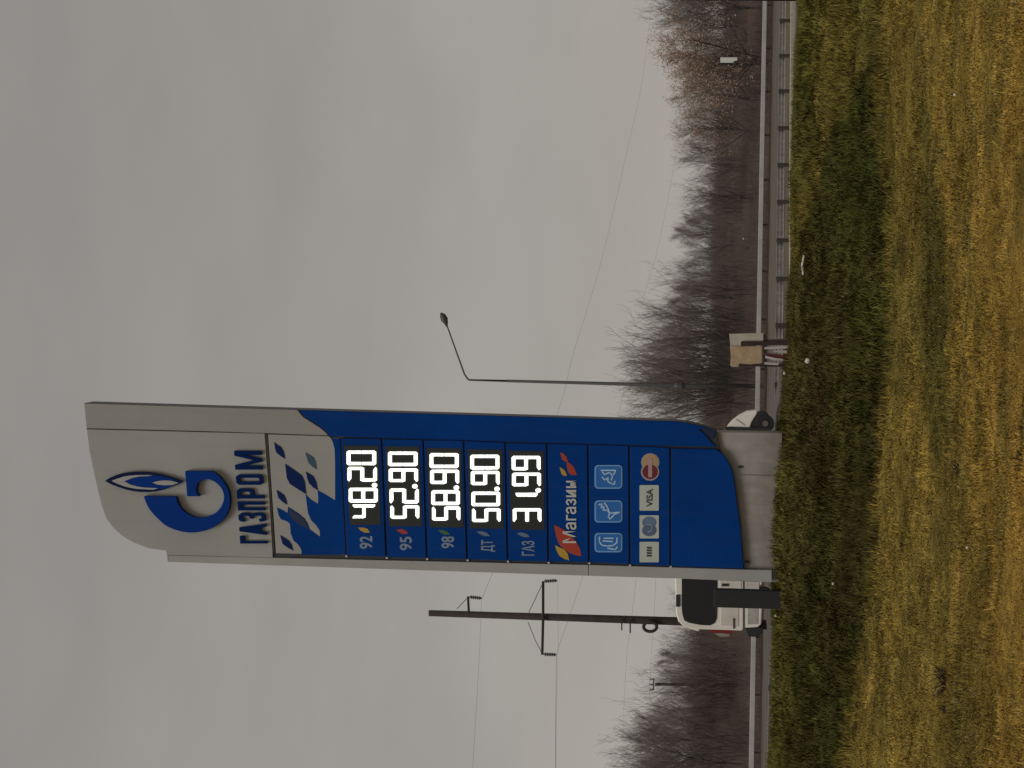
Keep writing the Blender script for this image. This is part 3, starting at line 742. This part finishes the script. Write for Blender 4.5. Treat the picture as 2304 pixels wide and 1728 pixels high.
vflat('door_gap', [(1632, 960), (1632, 973), (1735, 973), (1735, 963)], VB, -.03, .06)
vflat('bonnet_crease', [(1655, 944), (1664, 950), (1676, 958), (1678, 957), (1666, 948), (1657, 942)], mat('crease_grey', (.38, .37, .34), .5), -.01, .02)
vflat('front_bumper', [(1687, 972), (1690, 954), (1697, 941), (1705, 926), (1716, 923), (1728, 930), (1733, 950), (1735, 972)], VB, .03, .3, .01)
for (x, y, nm_) in ((1722, 953, 'front'), (1719, 1341, 'rear')):
    c = vp_(x, y, -.01); m = MB()
    m.tube([c, c + Vector((0, .22, 0))], .20, 24); wh = m.build('wheel', TYRE, van, bevel=.02)
    m = MB()
    m.tube([c + Vector((0, -.02, 0)), c + Vector((0, .05, 0))], .07, 7); m.build('rim', mat('rim_alloy', (.16, .145, .135), .4, metal=.3), wh)
    
# black square post in front of the van
pb = P(1752, 1350, 26.6); pt = P(1608, 1347, 26.6)
z0 = zg(pb.x, 26.6)
m = MB(); wpx = 20.5 * 26.6 / F_PX
top = P(1606, 1346, 26.6); bot = P(1752, 1350, 26.6)
m.prism([bot + Vector((-wpx, 0, -.05)), bot + Vector((wpx, 0, -.05)), top + Vector((wpx, 0, 0)), top + Vector((-wpx, 0, 0))], (0, .18, 0))
o = m.build('bollard', mat('black_bollard_paint', (.018, .019, .020), .7), None, bevel=.01)
tag(o, 'short black square post standing in the grass left of the price totem', 'bollard')

# ------------------------------------------------------------------ small tan board on posts
BD = 27.2
def bp_(x, y, w=0.0): return P(x, y, BD) + Vector((0, w, 0))
board = empty('notice_board', bp_(1782, 790), 'small tan board on two dark posts with striped stakes below it, right of the totem', 'board')
def bflat(name, pts, mtl, w, th, bevel=.003):
    m = MB(); m.prism([bp_(*p, w) for p in pts], (0, th, 0)); return m.build(name, mtl, board, bevel=bevel, seg=1)
bflat('back_panel', [(1641, 751), (1718, 749), (1719, 768), (1668, 768), (1668, 779), (1646, 779), (1644, 822), (1664, 822), (1662, 826), (1645, 825)], mat('board_grey', (.50, .46, .38), .8, .15, 9), 0, .03)
bflat('front_panel', [(1644, 779), (1714, 779), (1714, 816), (1690, 820), (1664, 818), (1661, 825), (1645, 823)], mat('board_tan', (.48, .345, .21), .8, .18, 12), -.02, .03)
DKW = mat('dark_red_timber', (.045, .025, .022), .8, .3, 10)
bflat('post', [(1667, 769), (1667, 778), (1786, 776), (1786, 767)], DKW, -.035, .05)
bflat('post', [(1664, 818), (1664, 824), (1778, 826), (1778, 818)], DKW, -.01, .05)
bflat('crossbar', [(1717, 752), (1717, 826), (1724, 827), (1724, 752)], VB, -.015, .03)
bflat('side_leg', [(1722, 764), (1722, 772), (1774, 766), (1774, 761)], mat('leg_brown', (.10, .085, .07), .8), .0, .03)
WS = mat('stake_white', (.50, .46, .43), .7, .2, 12); DR = mat('stake_dark_red', (.13, .022, .018), .7)
bflat('stake', [(1720, 781), (1720, 786), (1776, 784), (1776, 777)], WS, -.03, .02)
bflat('stake', [(1740, 789), (1740, 792), (1771, 796), (1771, 788)], WS, -.05, .02)
bflat('stake', [(1722, 794), (1722, 800), (1776, 812), (1776, 800)], DR, -.02, .02)
bflat('stake', [(1722, 800), (1722, 806), (1745, 811), (1766, 811), (1760, 807), (1742, 805)], WS, -.045, .02)
bflat('stake', [(1720, 815), (1720, 820), (1752, 822), (1752, 817)], WS, -.04, .02)

# ------------------------------------------------------------------ street lamp
LD = 170.0
gl = P(1700, 868, LD); zl = zg(gl.x, LD)
lamp = empty('street_lamp', (gl.x, LD, zl), 'slim grey street lamp with one long angled arm right of the totem', 'street lamp')
LM = mat('lamp_pole_steel', (.075, .072, .070), .6, .15, 4)
m = MB(); m.tube([Vector((gl.x, LD, zl - .2)), P(1535, 867.5, LD), P(1140, 857, LD)], [.17, .15, .105], 10); m.build('pole', LM, lamp, smooth=True)
m = MB(); m.tube([P(1140, 857, LD), P(1056, 855, LD), P(1052, 852, LD), P(1045, 842, LD), P(1003, 725, LD)], [.082, .07, .07, .065, .05], 8); m.build('arm', LM, lamp, smooth=True)
m = MB(); m.tube([P(1006, 735, LD), P(1003, 726, LD), P(1000, 719, LD), P(996, 710, LD), P(992, 704, LD)], [.06, .17, .28, .23, .07], 10); m.build('lamp_head', LM, lamp, smooth=True)
m = MB(); m.tube([P(1515, 867, LD), P(1524, 867.3, LD), P(1534, 867.6, LD), P(1545, 868, LD)], [.12, .28, .28, .12], 10); m.build('junction_box', LM, lamp)

# ------------------------------------------------------------------ utility poles and wires
PD = 66.0
WOOD = mat('tarred_pole_wood', (.042, .030, .028), .85, .3, 6)
INS = mat('insulator_grey', (.12, .12, .12), .5)
gp = P(1720, 1405, PD); zp = zg(gp.x, PD)
pole = empty('utility_pole', (gp.x, PD, zp), 'tall dark utility pole with crossarms rising behind the white van', 'utility pole')
m = MB(); m.tube([Vector((gp.x, PD, zp - .3)), P(1500, 1397, PD), P(965, 1379.5, PD)], [.15, .125, .095], 12); m.build('pole', WOOD, pole, smooth=True)
def pt_(name, pts, r, mtl, par=pole, n=6, D=PD - .18):
    m = MB(); m.tube([P(x, y, D) for x, y in pts], r, n); return m.build(name, mtl, par)
pt_('crossarm', [(1055, 1381), (1053, 1342)], .035, WOOD)
pt_('crossarm', [(1222, 1308), (1222, 1390), (1220, 1473)], .04, WOOD)
for a, b in (((1055, 1343), (1084, 1346)), ((1223, 1308), (1254, 1306)), ((1222, 1472), (1252, 1473))):
    pts = []; rs = []
    for k in range(13):
        s = k / 12; pts.append(P(a[0] + (b[0] - a[0]) * s, a[1] + (b[1] - a[1]) * s, PD - .18)); rs.append(.03 if k % 2 else .062)
    rs[0] = rs[-1] = .015
    m = MB(); m.tube(pts, rs, 8); m.build('insulator', INS, pole)
for pts in ([(1028, 1370), (1052, 1345)], [(1188, 1382), (1221, 1312)], [(1188, 1400), (1205, 1442), (1219, 1468)]):
    pt_('brace', pts, .011, INS)
pt_('step_peg', [(1399, 1392), (1399, 1418)], .02, WOOD); pt_('step_peg', [(1418, 1393), (1418, 1424)], .022, WOOD)
m = MB()
m.tube([P(1463 + 15 * math.cos(a), 1410 + 11 * math.sin(a), PD - .2) for a in [k * math.pi / 8 for k in range(17)]], .05, 6); m.build('cable_coil', WOOD, pole)
# far small pole
FD = 172.0
fp = P(1690, 1543, FD); zfp = zg(fp.x, FD)
fpole = empty('utility_pole', (fp.x, FD, zfp), 'small distant utility pole standing among the bare trees at left', 'utility pole')
m = MB(); m.tube([Vector((fp.x, FD, zfp)), P(1474, 1539.5, FD)], [.16, .11], 8); m.build('pole', WOOD, fpole)
m = MB(); m.tube([P(1471, 1527, FD), P(1470, 1553, FD)], .045, 6); m.build('crossarm', WOOD, fpole)
for y in (1528, 1540, 1552):
    m = MB(); m.tube([P(1470, y, FD - .1), P(1462, y, FD - .1)], .05, 6); m.build('insulator', INS, fpole)
# pole at the right border of the view
ep = P(1700, -9, 60); zep = zg(ep.x, 60)
m = MB(); m.tube([Vector((ep.x + .02, 60, zep - .2)), P(1250, -12.5, 60), P(980, -22, 60)], [.14, .125, .10], 12)
o = m.build('utility_pole', WOOD, None, smooth=True)
tag(o, 'dark utility pole grazing the very edge of the view beyond the barrier', 'utility pole')
# overhead wires
WIRE = mat('aluminium_wire', (.20, .20, .20), .6)
def wire(pts, r, label, group='overhead wires'):
    out_ = []
    P3 = [P(x, y, D) for x, y, D in pts]
    L = len(P3)
    for i in range(L - 1):
        p0, p1, p2, p3 = P3[max(i - 1, 0)], P3[i], P3[i + 1], P3[min(i + 2, L - 1)]
        for k in range(8):
            t = k / 8; out_.append(.5 * (2 * p1 + (p2 - p0) * t + (2 * p0 - 5 * p1 + 4 * p2 - p3) * t * t + (3 * p1 - p0 - 3 * p2 + p3) * t ** 3))
    out_.append(P3[-1])
    m = MB(); m.tube(out_, r * .55, 5)
    tag(m.build('overhead_wire', WIRE, None), label, 'wire', group)
wire([(1084, 1346, 66), (1078, 1480, 60), (1070, 1620, 55), (1060, 1790, 50)], .0055, 'thin wire from the upper insulator of the tall pole to the left')
wire([(1084, 1346, 66), (1110, 1285, 72), (1255, 927, 95), (1291, 792, 104), (1354, 583, 116), (1417, 312, 130), (1445, 180, 136), (1470, -30, 142)], .0085, 'long faint wire crossing the sky down to the right trees')
wire([(1252, 1473, 66), (1251, 1560, 61), (1250, 1640, 58), (1249, 1790, 53)], .0095, 'lowest left wire leaving the wide crossarm of the tall pole')
wire([(1254, 1306, 66), (1256, 1440, 62), (1253, 1560, 60), (1251, 1790, 55)], .0045, 'fine wire running beside the wide crossarm wire on the left')
wire([(1252, 1473, 66), (1262, 1440, 68), (1275, 1405, 71), (1310, 1300, 78), (1338, 1200, 86), (1440, 700, 120), (1480, 558, 128), (1517, 369, 136), (1560, 100, 142)], .0075, 'faint wire dropping from the wide crossarm behind the totem to the right')
wire([(1432, 1300, 74), (1418, 1415, 66), (1410, 1480, 75), (1403, 1620, 100), (1400, 1790, 120)], .006, 'lower wire level with the step pegs of the tall pole')
wire([(1476, 1290, 120), (1472, 1380, 134), (1465, 1480, 155), (1462, 1540, 171.8), (1459, 1640, 178), (1452, 1800, 184)], .012, 'lowest wire running along the tree tops to the small distant pole')

# ------------------------------------------------------------------ bare trees
def grow_tree(seed, spread=.5, upright=.5, twig_len=1.0, stems=1, levels=4):
    """unit = 1 m tall tree times 12; returns two segment lists (limbs, twigs) as arrays"""
    r = random.Random(seed); limbs = []; twigs = []; tips = []
    def go(p, d, L, rad, lev, n):
        q = p.copy(); dd = d.copy(); rr = rad
        for i in range(n):
            j = Vector((r.gauss(0, 1), r.gauss(0, 1), r.gauss(0, .6))) * (.05 + .055 * lev)
            dd = (dd + j + Vector((0, 0, upright * .10 * lev))).normalized()
            q2 = q + dd * (L / n); r2 = max(rad * (1 - (i + 1) / n * .72), .009)
            (limbs if lev <= 1 else twigs).append((q.copy(), q2.copy(), rr, r2))
            rr = r2
            if lev < levels:
                s = (i + 1) / n
                k = {0: (2 + (r.random() < .5)) if s > .18 else 0, 1: 1 if r.random() < .5 else 2, 2: 1, 3: 1 if r.random() < .5 else 0}.get(lev, 1)
                if stems > 5: k = {0: 1 if s > .25 else 0, 1: 1 if r.random() < .55 else 0, 2: 1 if r.random() < .4 else 0}.get(lev, 0)
                for _ in range(k):
                    if lev > 0 and r.random() < .12: continue
                    ang = R(r.uniform(22, 52)) * (1.0 if lev else (.55 + .8 * spread))
                    az_ = r.uniform(0, 2 * math.pi)
                    a = dd.orthogonal().normalized(); b = dd.cross(a)
                    nd = (dd * math.cos(ang) + (a * math.cos(az_) + b * math.sin(az_)) * math.sin(ang)).normalized()
                    cl = {0: L * (.62 - .35 * s) * r.uniform(.75, 1.2), 1: L * .46 * r.uniform(.6, 1.2), 2: .95 * twig_len * r.uniform(.6, 1.3), 3: .6 * twig_len * r.uniform(.5, 1.3)}[lev]
                    go(q2, nd, cl, max(rr * .62, .0095), lev + 1, {0: 6, 1: 5, 2: 4, 3: 3}[lev])
            q = q2
        if lev >= 2: tips.append(q.copy())
    many = stems > 5
    for s_ in range(stems):
        f_ = (s_ + .5) / stems * 2 - 1
        d0 = Vector(((f_ * .42 + r.uniform(-.1, .1)) if many else r.uniform(-.25, .25) * (stems > 1), r.uniform(-.2, .2) * (stems > 1), 1)).normalized()
        go(Vector((r.uniform(-.3, .3) * (stems > 1), r.uniform(-.3, .3) * (stems > 1), -.3)) * (3 if many else 1), d0, 11.3 * (r.uniform(.6, 1) if many else 1), .15 if stems == 1 else (.055 if many else .11), 0, 9)
    return limbs, twigs, tips
def seg_mesh(name, segs, m, thick=1.0):
    n = len(segs)
    A = np.array([s[0] for s in segs]); B = np.array([s[1] for s in segs])
    ra = np.array([s[2] for s in segs]) * thick; rb = np.array([s[3] for s in segs]) * thick
    d = B - A; d /= np.linalg.norm(d, axis=1, keepdims=True) + 1e-9
    a = np.cross(d, np.array([.31, .87, .38])); a /= np.linalg.norm(a, axis=1, keepdims=True) + 1e-9
    b = np.cross(d, a)
    V = []
    for (Q, r_) in ((A, ra), (B, rb)):
        for k in range(3):
            c_, s_ = math.cos(2 * math.pi * k / 3), math.sin(2 * math.pi * k / 3)
            V.append(Q + (a * c_ + b * s_) * r_[:, None])
    V = np.stack(V, 1).reshape(-1, 3)
    base = (np.arange(n) * 6)[:, None]
    Fq = np.concatenate([base + np.array([k, (k + 1) % 3, 3 + (k + 1) % 3, 3 + k]) for k in range(3)], 0)
    me = bpy.data.meshes.new(name)
    me.vertices.add(len(V)); me.vertices.foreach_set('co', V.astype(np.float32).ravel())
    me.loops.add(Fq.size); me.loops.foreach_set('vertex_index', Fq.astype(np.int32).ravel())
    me.polygons.add(len(Fq)); me.polygons.foreach_set('loop_start', np.arange(0, Fq.size, 4, dtype=np.int32))
    me.update(calc_edges=True); me.materials.append(m)
    return me
BARK = mat('grey_brown_bark', (.075, .064, .058), .9, .2, 2)
TWIG = mat('brown_twigs', (.215, .182, .162), .9)
TWIG2 = mat('reddish_twigs', (.235, .192, .170), .9)
protos = []
for sd, spd, upr, tw, st in ((11, .45, .9, 1.0, 1), (12, .55, .8, 1.1, 2), (13, .35, 1.1, .9, 2), (14, .6, .6, 1.0, 1), (15, .5, .9, 1.2, 3), (16, .4, 1.0, 1.0, 1), (21, .25, 1.0, 1.3, 9), (22, .25, 1.1, 1.3, 11), (23, .3, 1.0, 1.4, 8), (24, .25, 1.2, 1.2, 12)):
    limbs, twigs, tips = grow_tree(sd, spd, upr, tw, st)
    hmax = max(max(s[1].z for s in limbs), max(s[1].z for s in twigs))
    protos.append((seg_mesh('trunk', limbs, BARK), seg_mesh('crown', twigs, TWIG if sd % 2 else TWIG2, 1.0), hmax, tips))
def leaf_mesh(tips, count, seed, size=.11):
    r = np.random.default_rng(seed); tp = np.array([tuple(t) for t in tips])
    c = tp[r.integers(0, len(tp), count)] + r.normal(0, .22, (count, 3))
    a = r.normal(0, 1, (count, 3)); a /= np.linalg.norm(a, axis=1, keepdims=True)
    b = np.cross(a, r.normal(0, 1, (count, 3))); b /= np.linalg.norm(b, axis=1, keepdims=True)
    s = size * r.uniform(.5, 1.2, (count, 1))
    V = np.stack([c - a * s, c + b * s * .5, c + a * s, c - b * s * .5], 1).reshape(-1, 3)
    Fq = (np.arange(count) * 4)[:, None] + np.arange(4)
    me = bpy.data.meshes.new('dry_leaves')
    me.vertices.add(len(V)); me.vertices.foreach_set('co', V.astype(np.float32).ravel())
    me.loops.add(Fq.size); me.loops.foreach_set('vertex_index', Fq.astype(np.int32).ravel())
    me.polygons.add(len(Fq)); me.polygons.foreach_set('loop_start', np.arange(0, Fq.size, 4, dtype=np.int32))
    me.update(calc_edges=True); me.materials.append(mat('dry_brown_leaves', (.60, .40, .28), .85, .3, 3))
    return me
# spreading oak-like tree with leaves still on
ol, ot, otips = grow_tree(33, 1.15, .25, 1.1, 2)
oh = max(s[1].z for s in ot)
oak = (seg_mesh('trunk', ol, BARK, 1.35), seg_mesh('crown', ot, TWIG2, 1.1), oh, leaf_mesh(otips, 8500, 5, .10))
leafy2 = leaf_mesh(protos[3][3], 3600, 6, .10)

def put_tree(pr, xtop, y, D, rot, label, group=None, leaves=None, wscale=1.0, base_off=0.0):
    top = P(xtop, y, D); z0 = zg(top.x, D) + base_off
    s = (top.z - z0) / pr[2]
    t = empty('bare_tree', (top.x, D, z0), label, 'tree', group)
    t.scale = (s * wscale, s * wscale, s); t.rotation_euler = (0, 0, rot)
    for nm_, me in (('trunk', pr[0]), ('crown', pr[1])) + ((('foliage', leaves),) if leaves else ()):
        c = bpy.data.objects.new(nm_, me); COL.objects.link(c); c.parent = t
        if nm_ == 'foliage': c['kind'] = 'stuff'
    return t
top_line = ([-200, -20, 0, 45, 90, 200, 225, 350, 400, 450, 520, 560, 620, 680, 720, 760, 800, 850, 900, 940, 1330, 1400, 1450, 1490, 1520, 1560, 1600, 1650, 1700, 1760],
            [1450, 1455, 1460, 1480, 1520, 1510, 1500, 1510, 1540, 1525, 1500, 1515, 1490, 1480, 1415, 1400, 1385, 1362, 1378, 1382, 1490, 1505, 1480, 1450, 1425, 1440, 1440, 1400, 1360, 1345])
GR = 'bare trees of the far wood line'
y = -190
i_ = 0
while y < 1900:
    if not (915 < y < 1325):
        xt = float(np.interp(y, *top_line)) + rnd.uniform(-10, 34)
        D = float(Df(np.clip((864 - y) / 5000, -.18, .18))) + rnd.uniform(20, 52)
        zone = 'right of the totem and street lamp' if y < 640 else ('beside the street lamp, right of the totem' if y < 930 else 'left of the utility pole behind the van')
        put_tree(protos[rnd.choice((0, 1, 3, 6, 7, 8, 9, 6, 7, 8, 9))], xt, y, D, rnd.uniform(0, 6.28), 'bare leafless tree on the brown slope ' + zone, GR + ' ' + ('at far right' if y < 640 else 'by the lamp' if y < 930 else 'at left'), wscale=rnd.uniform(.9, 1.3))
        i_ += 1
    y += rnd.uniform(10, 18)
# peaks of the outline
for (xt, y_, k) in ((1497, 436, 8), (1458, 640, 6), (1378, 745, 7), (1362, 800, 9), (1340, 846, 6), (1380, 890, 8), (1402, 1512, 7), (1345, 1662, 9), (1335, 1705, 0)):
    D = float(Df(np.clip((864 - y_) / 5000, -.18, .18))) + 14
    lab = {436: 'single taller bare tree poking above the low right trees', 640: 'bare tree where the right tree line starts to rise', 745: 'tall bare tree on the right shoulder of the clump by the lamp',
           800: 'tall many-stemmed bare tree just right of the lamp pole', 846: 'tallest bare tree of the clump behind the lamp pole', 890: 'bare tree between the lamp pole and the totem',
           1512: 'many-stemmed bare tree above the small distant pole', 1662: 'tall bare tree near the far left border', 1705: 'tallest bare tree at the far left border'}[y_]
    put_tree(protos[k], xt, y_, D, rnd.uniform(0, 6.28), lab)
put_tree(oak, 1455, 132, float(Df(.15)) + 9, 1.1, 'broad rounded tree with dry brown leaves behind the white marker', leaves=oak[3], wscale=1.12, base_off=-.6)
put_tree(protos[3], 1492, 222, float(Df(.13)) + 12, 2.1, 'smaller tree with rusty leaves left of the broad leafy tree', leaves=leafy2, wscale=1.1)
put_tree(protos[3], 1500, 292, float(Df(.11)) + 14, 4.0, 'third brown-leaved tree beside the rusty pair at right', leaves=leafy2, wscale=1.15)
put_tree(protos[0], 1425, 12, float(Df(.17)) + 10, .4, 'dark forked bare tree at the far right border')

# tangled scrub that covers the slope (nobody could count it)
n = 54000
t_ = rng.uniform(-.24, .24, n); off = rng.uniform(4, 46, n) ** 1.0
off = np.where(rng.random(n) < .45, rng.uniform(28, 46, n), off)
D_ = Df(t_) + off; x_ = t_ * D_
z_ = Zgnd(x_, D_)
h_ = rng.uniform(.4, 1.7, n) * (.6 + .9 * vnoise(x_, D_, .25, 30))
dx = rng.normal(0, .28, n) * h_; dy = rng.normal(0, .28, n) * h_
r_ = rng.uniform(.012, .03, n)
A = np.stack([x_, D_, z_ - .1], 1); B = np.stack([x_ + dx, D_ + dy, z_ + h_], 1)
V = []
for k in range(3):
    o3 = np.array([math.cos(k * 2.094), math.sin(k * 2.094), 0])
    V.append(A + o3 * r_[:, None])
V.append(B)
V = np.stack(V, 1).reshape(-1, 3)
b4 = (np.arange(n) * 4)[:, None]
Ft = np.concatenate([b4 + np.array(f) for f in ((0, 1, 3), (1, 2, 3), (2, 0, 3))], 0)
sc_ = np_mesh('scrub', V, Ft, mat('scrub_stems', (.112, .082, .070), .9, .35, .3), loc=(0, 190, 0), kind='stuff')
tag(sc_, 'dense brown leafless scrub covering the slope beyond the road', 'scrub')

# ------------------------------------------------------------------ small marks on the slope
mk = empty('marker_board', (P(1722, 136, 176).x, 176, zg(P(1722, 136, 176).x, 176)), 'small upright white marker board in front of the broad leafy tree', 'sign')
MWt = mat('marker_white', (.72, .72, .68), .6, .05, 3)
m = MB(); m.prism([P(1621, 129, 176), P(1621, 141, 176), P(1651, 141, 176), P(1651, 137, 176), P(1659, 136, 176), P(1659, 129, 176)], (0, .25, 0)); m.build('board', MWt, mk, bevel=.02)
m = MB(); m.prism([P(1621, 141, 176.02), P(1621, 145, 176.02), P(1651, 145, 176.02), P(1651, 141, 176.02)], (0, .2, 0)); m.build('dark_edge', VB, mk)
m = MB(); m.tube([P(1655, 137, 176.2), Vector((wloc(mk)))], .05, 6); m.build('post', DKW, mk)
def lump(x, y, D, rx, rz, seed, name, mtl, label, cat, group=None, ground=None):
    bm = bmesh.new(); bmesh.ops.create_icosphere(bm, subdivisions=2, radius=1); r = random.Random(seed)
    c = P(x, y, D)
    for v in bm.verts:
        k = 1 + r.uniform(-.16, .16); v.co = Vector((v.co.x * rx * k, v.co.y * rx * .8 * k, v.co.z * rz * k))
    me = bpy.data.meshes.new(name); bm.to_mesh(me); bm.free(); me.materials.append(mtl)
    o = bpy.data.objects.new(name, me); COL.objects.link(o); o.location = c
    tag(o, label, cat, group); return o
for (x, y, lb) in ((1655, 34, 'tiny pale rag caught in the scrub at the far right'), (1662, 445, 'tiny pale scrap on the brown slope below the single taller tree'), (1673, 537, 'tiny pale scrap low on the slope above the white rail')):
    # lie on the slope: walk the ray until it meets the ground
    D = 150.0
    while D < 260:
        q = P(x, y, D)
        if q.y > float(Df(q.x / q.y)) + 5 and q.z < zg(q.x, q.y) + .5: break
        D += .5
    lump(x, y, D - .6, .09, .08, x, 'litter_scrap', PRINT_W, lb, 'litter')

# ------------------------------------------------------------------ find where a pixel meets the foreground
def hit(x, y):
    D = 9.0
    while D < 34:
        q = P(x, y, D)
        if q.z <= zg(q.x, q.y): return q
        D += .04
    return P(x, y, 27)
ch = mat('bleached_white', (.70, .67, .60), .7, .08, 20)
q = hit(1822, 812); lump(1817, 812, q.y - .1, .030, .030, 3, 'white_stone', ch, 'round white lump in the grass below the tan board', 'stone')
for (x, y, lb) in ((1767, 840, 'white scrap at the foot of the tan board, nearer the board'), (1778, 846, 'white scrap a little below the one by the tan board'),
                   (1877, 1313, 'white scrap on the dark bank below the black post'), (1748, 1385, 'white scrap at the top of the bank right of the black post foot'),
                   (2178, 1232, 'white scrap in the dry grass below the totem'), (2150, 213, 'pale scrap in the dry grass at right')):
    q = hit(x, y); lump(x - 2, y, q.y - .06, .017 * q.y / 24, .014 * q.y / 24, y, 'litter_scrap', ch, lb, 'litter')
q0, q1 = hit(1818, 574), hit(1816, 619)
m = MB(); m.tube([q0 + Vector((0, 0, .045)), (q0 + q1) / 2 + Vector((0, 0, .06)), q1 + Vector((0, 0, .045))], [.012, .016, .012], 8)
tag(m.build('white_stick', ch, None), 'short white stick lying across the top of the bank under the guardrail', 'stick')

# ------------------------------------------------------------------ grass
def blades(name, n, y0, y1, label, dens_fn, len_fn, tilt, width, seed):
    r = np.random.default_rng(seed)
    yy = np.sqrt(r.uniform(y0 ** 2, y1 ** 2, n)); xx = r.uniform(-.25, .25, n) * yy
    c, px, py, dark = field_color(xx, yy)
    keep = r.random(n) < dens_fn(xx, yy, dark)
    xx, yy, c, dark, px, py = xx[keep], yy[keep], c[keep], dark[keep], px[keep], py[keep]
    n = len(xx); zz = Zgnd(xx, yy)
    L = len_fn(xx, yy, dark, r); a = r.uniform(0, 2 * math.pi, n)
    # tufts lean together
    a = a * .7 + 2 * math.pi * vnoise(xx, yy, 6.0, 41) * 1.6
    tl = np.clip(r.normal(tilt, 16, n), 5, 86) * math.pi / 180
    dirx, diry = np.cos(a), np.sin(a)
    tl = np.clip(tl + (vnoise(xx, yy, 1.7, 77) - .5) * .9, .1, 1.5)
    h1 = np.sin(tl * .6); v1 = np.cos(tl * .6)
    tl2 = np.clip(tl * 1.35, 0, 1.75)
    w = width * r.uniform(.6, 1.4, n) * (yy / 18.0) ** .6
    sx, sy = -diry * w / 2, dirx * w / 2
    B = np.stack([xx, yy, zz - .006], 1)
    M = B + np.stack([dirx * h1, diry * h1, v1], 1) * (L * .5)[:, None]
    E = M + np.stack([dirx * np.sin(tl2), diry * np.sin(tl2), np.cos(tl2)], 1) * (L * .5)[:, None]
    S_ = np.stack([sx, sy, np.zeros(n)], 1)
    V = np.stack([B - S_, B + S_, M - S_ * .8, M + S_ * .8, E], 1).reshape(-1, 3)
    b5 = (np.arange(n) * 5)[:, None]
    Ft = np.concatenate([b5 + np.array(f) for f in ((0, 1, 3), (0, 3, 2), (2, 3, 4))], 0)
    # each blade its own tint; some are straw, some dead brown
    k = r.uniform(.86, 1.15, (n, 1)) * (.76 + .50 * vnoise(xx, yy, 7.0, 71)[:, None]) * (.84 + .34 * vnoise(xx, yy, 2.6, 72)[:, None]); cc = c * k
    pale = r.random(n) < np.where(dark > .5, .03, .05)
    cc[pale] = np.array([.38, .29, .14]) * r.uniform(.6, 1.0, (pale.sum(), 1)) * np.where(dark[pale] > .5, .55, 1.0)[:, None]
    br = r.random(n) < .10
    cc[br] = np.array([.085, .055, .025]) * r.uniform(.5, 1.1, (br.sum(), 1))
    o = np_mesh(name, V, Ft, GRM, loc=(0, 20, 0), colors=np.repeat(cc, 5, 0), kind='stuff')
    tag(o, label, 'grass'); return o
GRM = vcol_mat('grass_blades', .8)
clump = lambda x, y: np.clip((vnoise(x, y, 9.0, 50) * .6 + vnoise(x, y, 21.0, 55) * .4 - .25) * 3.0, .22, 1)
blades('dry_grass', 450000, 10.5, 24.5, 'matted yellow-brown dry grass of the near field',
       lambda x, y, d: (1 - d) * (.30 + .70 * clump(x, y)), lambda x, y, d, r: r.uniform(.02, .065, len(x)) * (.6 + .8 * vnoise(x, y, 2.2, 51)), 72, .0062, 101)
blades('green_grass', 390000, 18.5, 28.6, 'dark green and brown grass covering the bank up to the totem',
       lambda x, y, d: np.clip(d + (y > 23.5), 0, 1) * (.25 + .75 * clump(x, y)), lambda x, y, d, r: r.uniform(.04, .13, len(x)) * (.55 + .9 * vnoise(x, y, 2.0, 52)), 48, .0072, 102)
blades('tall_straw', 30000, 11, 27.5, 'sparse taller straw and weeds standing in the field',
       lambda x, y, d: (vnoise(x, y, 1.1, 60) > .62) * np.where(d > .5, .8, .7), lambda x, y, d, r: r.uniform(.06, .15, len(x)), 52, .0055, 103)
blades('verge_grass', 76000, 26.0, 29.0, 'short ragged grass along the top of the bank',
       lambda x, y, d: np.ones(len(x)) * .8, lambda x, y, d, r: r.uniform(.03, .09, len(x)), 30, .006, 104)

# dark dead weeds standing in the field
def weed(x, y, size, n, label, seed, lean=0.0):
    q = hit(x, y); r = random.Random(seed); m = MB()
    for k in range(n):
        a = r.uniform(0, 6.28); s = r.uniform(.3, 1) * size; b = q + Vector((r.uniform(-1, 1) * size * .35, r.uniform(-1, 1) * size * .3, -.01))
        tip = b + Vector((math.cos(a) * s * .7 + lean * s, math.sin(a) * s * .5, s * r.uniform(.5, 1)))
        md = (b + tip) / 2 + Vector((r.uniform(-.2, .2) * s, 0, r.uniform(0, .2) * s))
        m.tube([b, md, tip], [.0045, .0035, .002], 4)
    o = m.build('dead_weed', mat('dead_weed_stems', (.028, .020, .012), .9), None)
    tag(o, label, 'weed')
weed(2128, 1535, .17, 34, 'dark clump of dead weed in the dry field at left', 1)
weed(2130, 1600, .08, 12, 'small dark weed just left of the large dead clump', 2)
weed(2160, 1060, .10, 18, 'dark dead weed in the dry grass below the totem', 3)
weed(2125, 345, .09, 7, 'thin dark stems rising from the dry grass at right', 4, .4)
weed(2125, 628, .07, 8, 'dark twig in the dry field below the white stick', 5)
weed(2300, 1035, .10, 6, 'long dark stalk at the near edge of the field', 6, .5)
weed(1842, 1500, .07, 10, 'dark weed on the green bank at left', 7)

print('objects', len(bpy.data.objects), 'trees', i_)
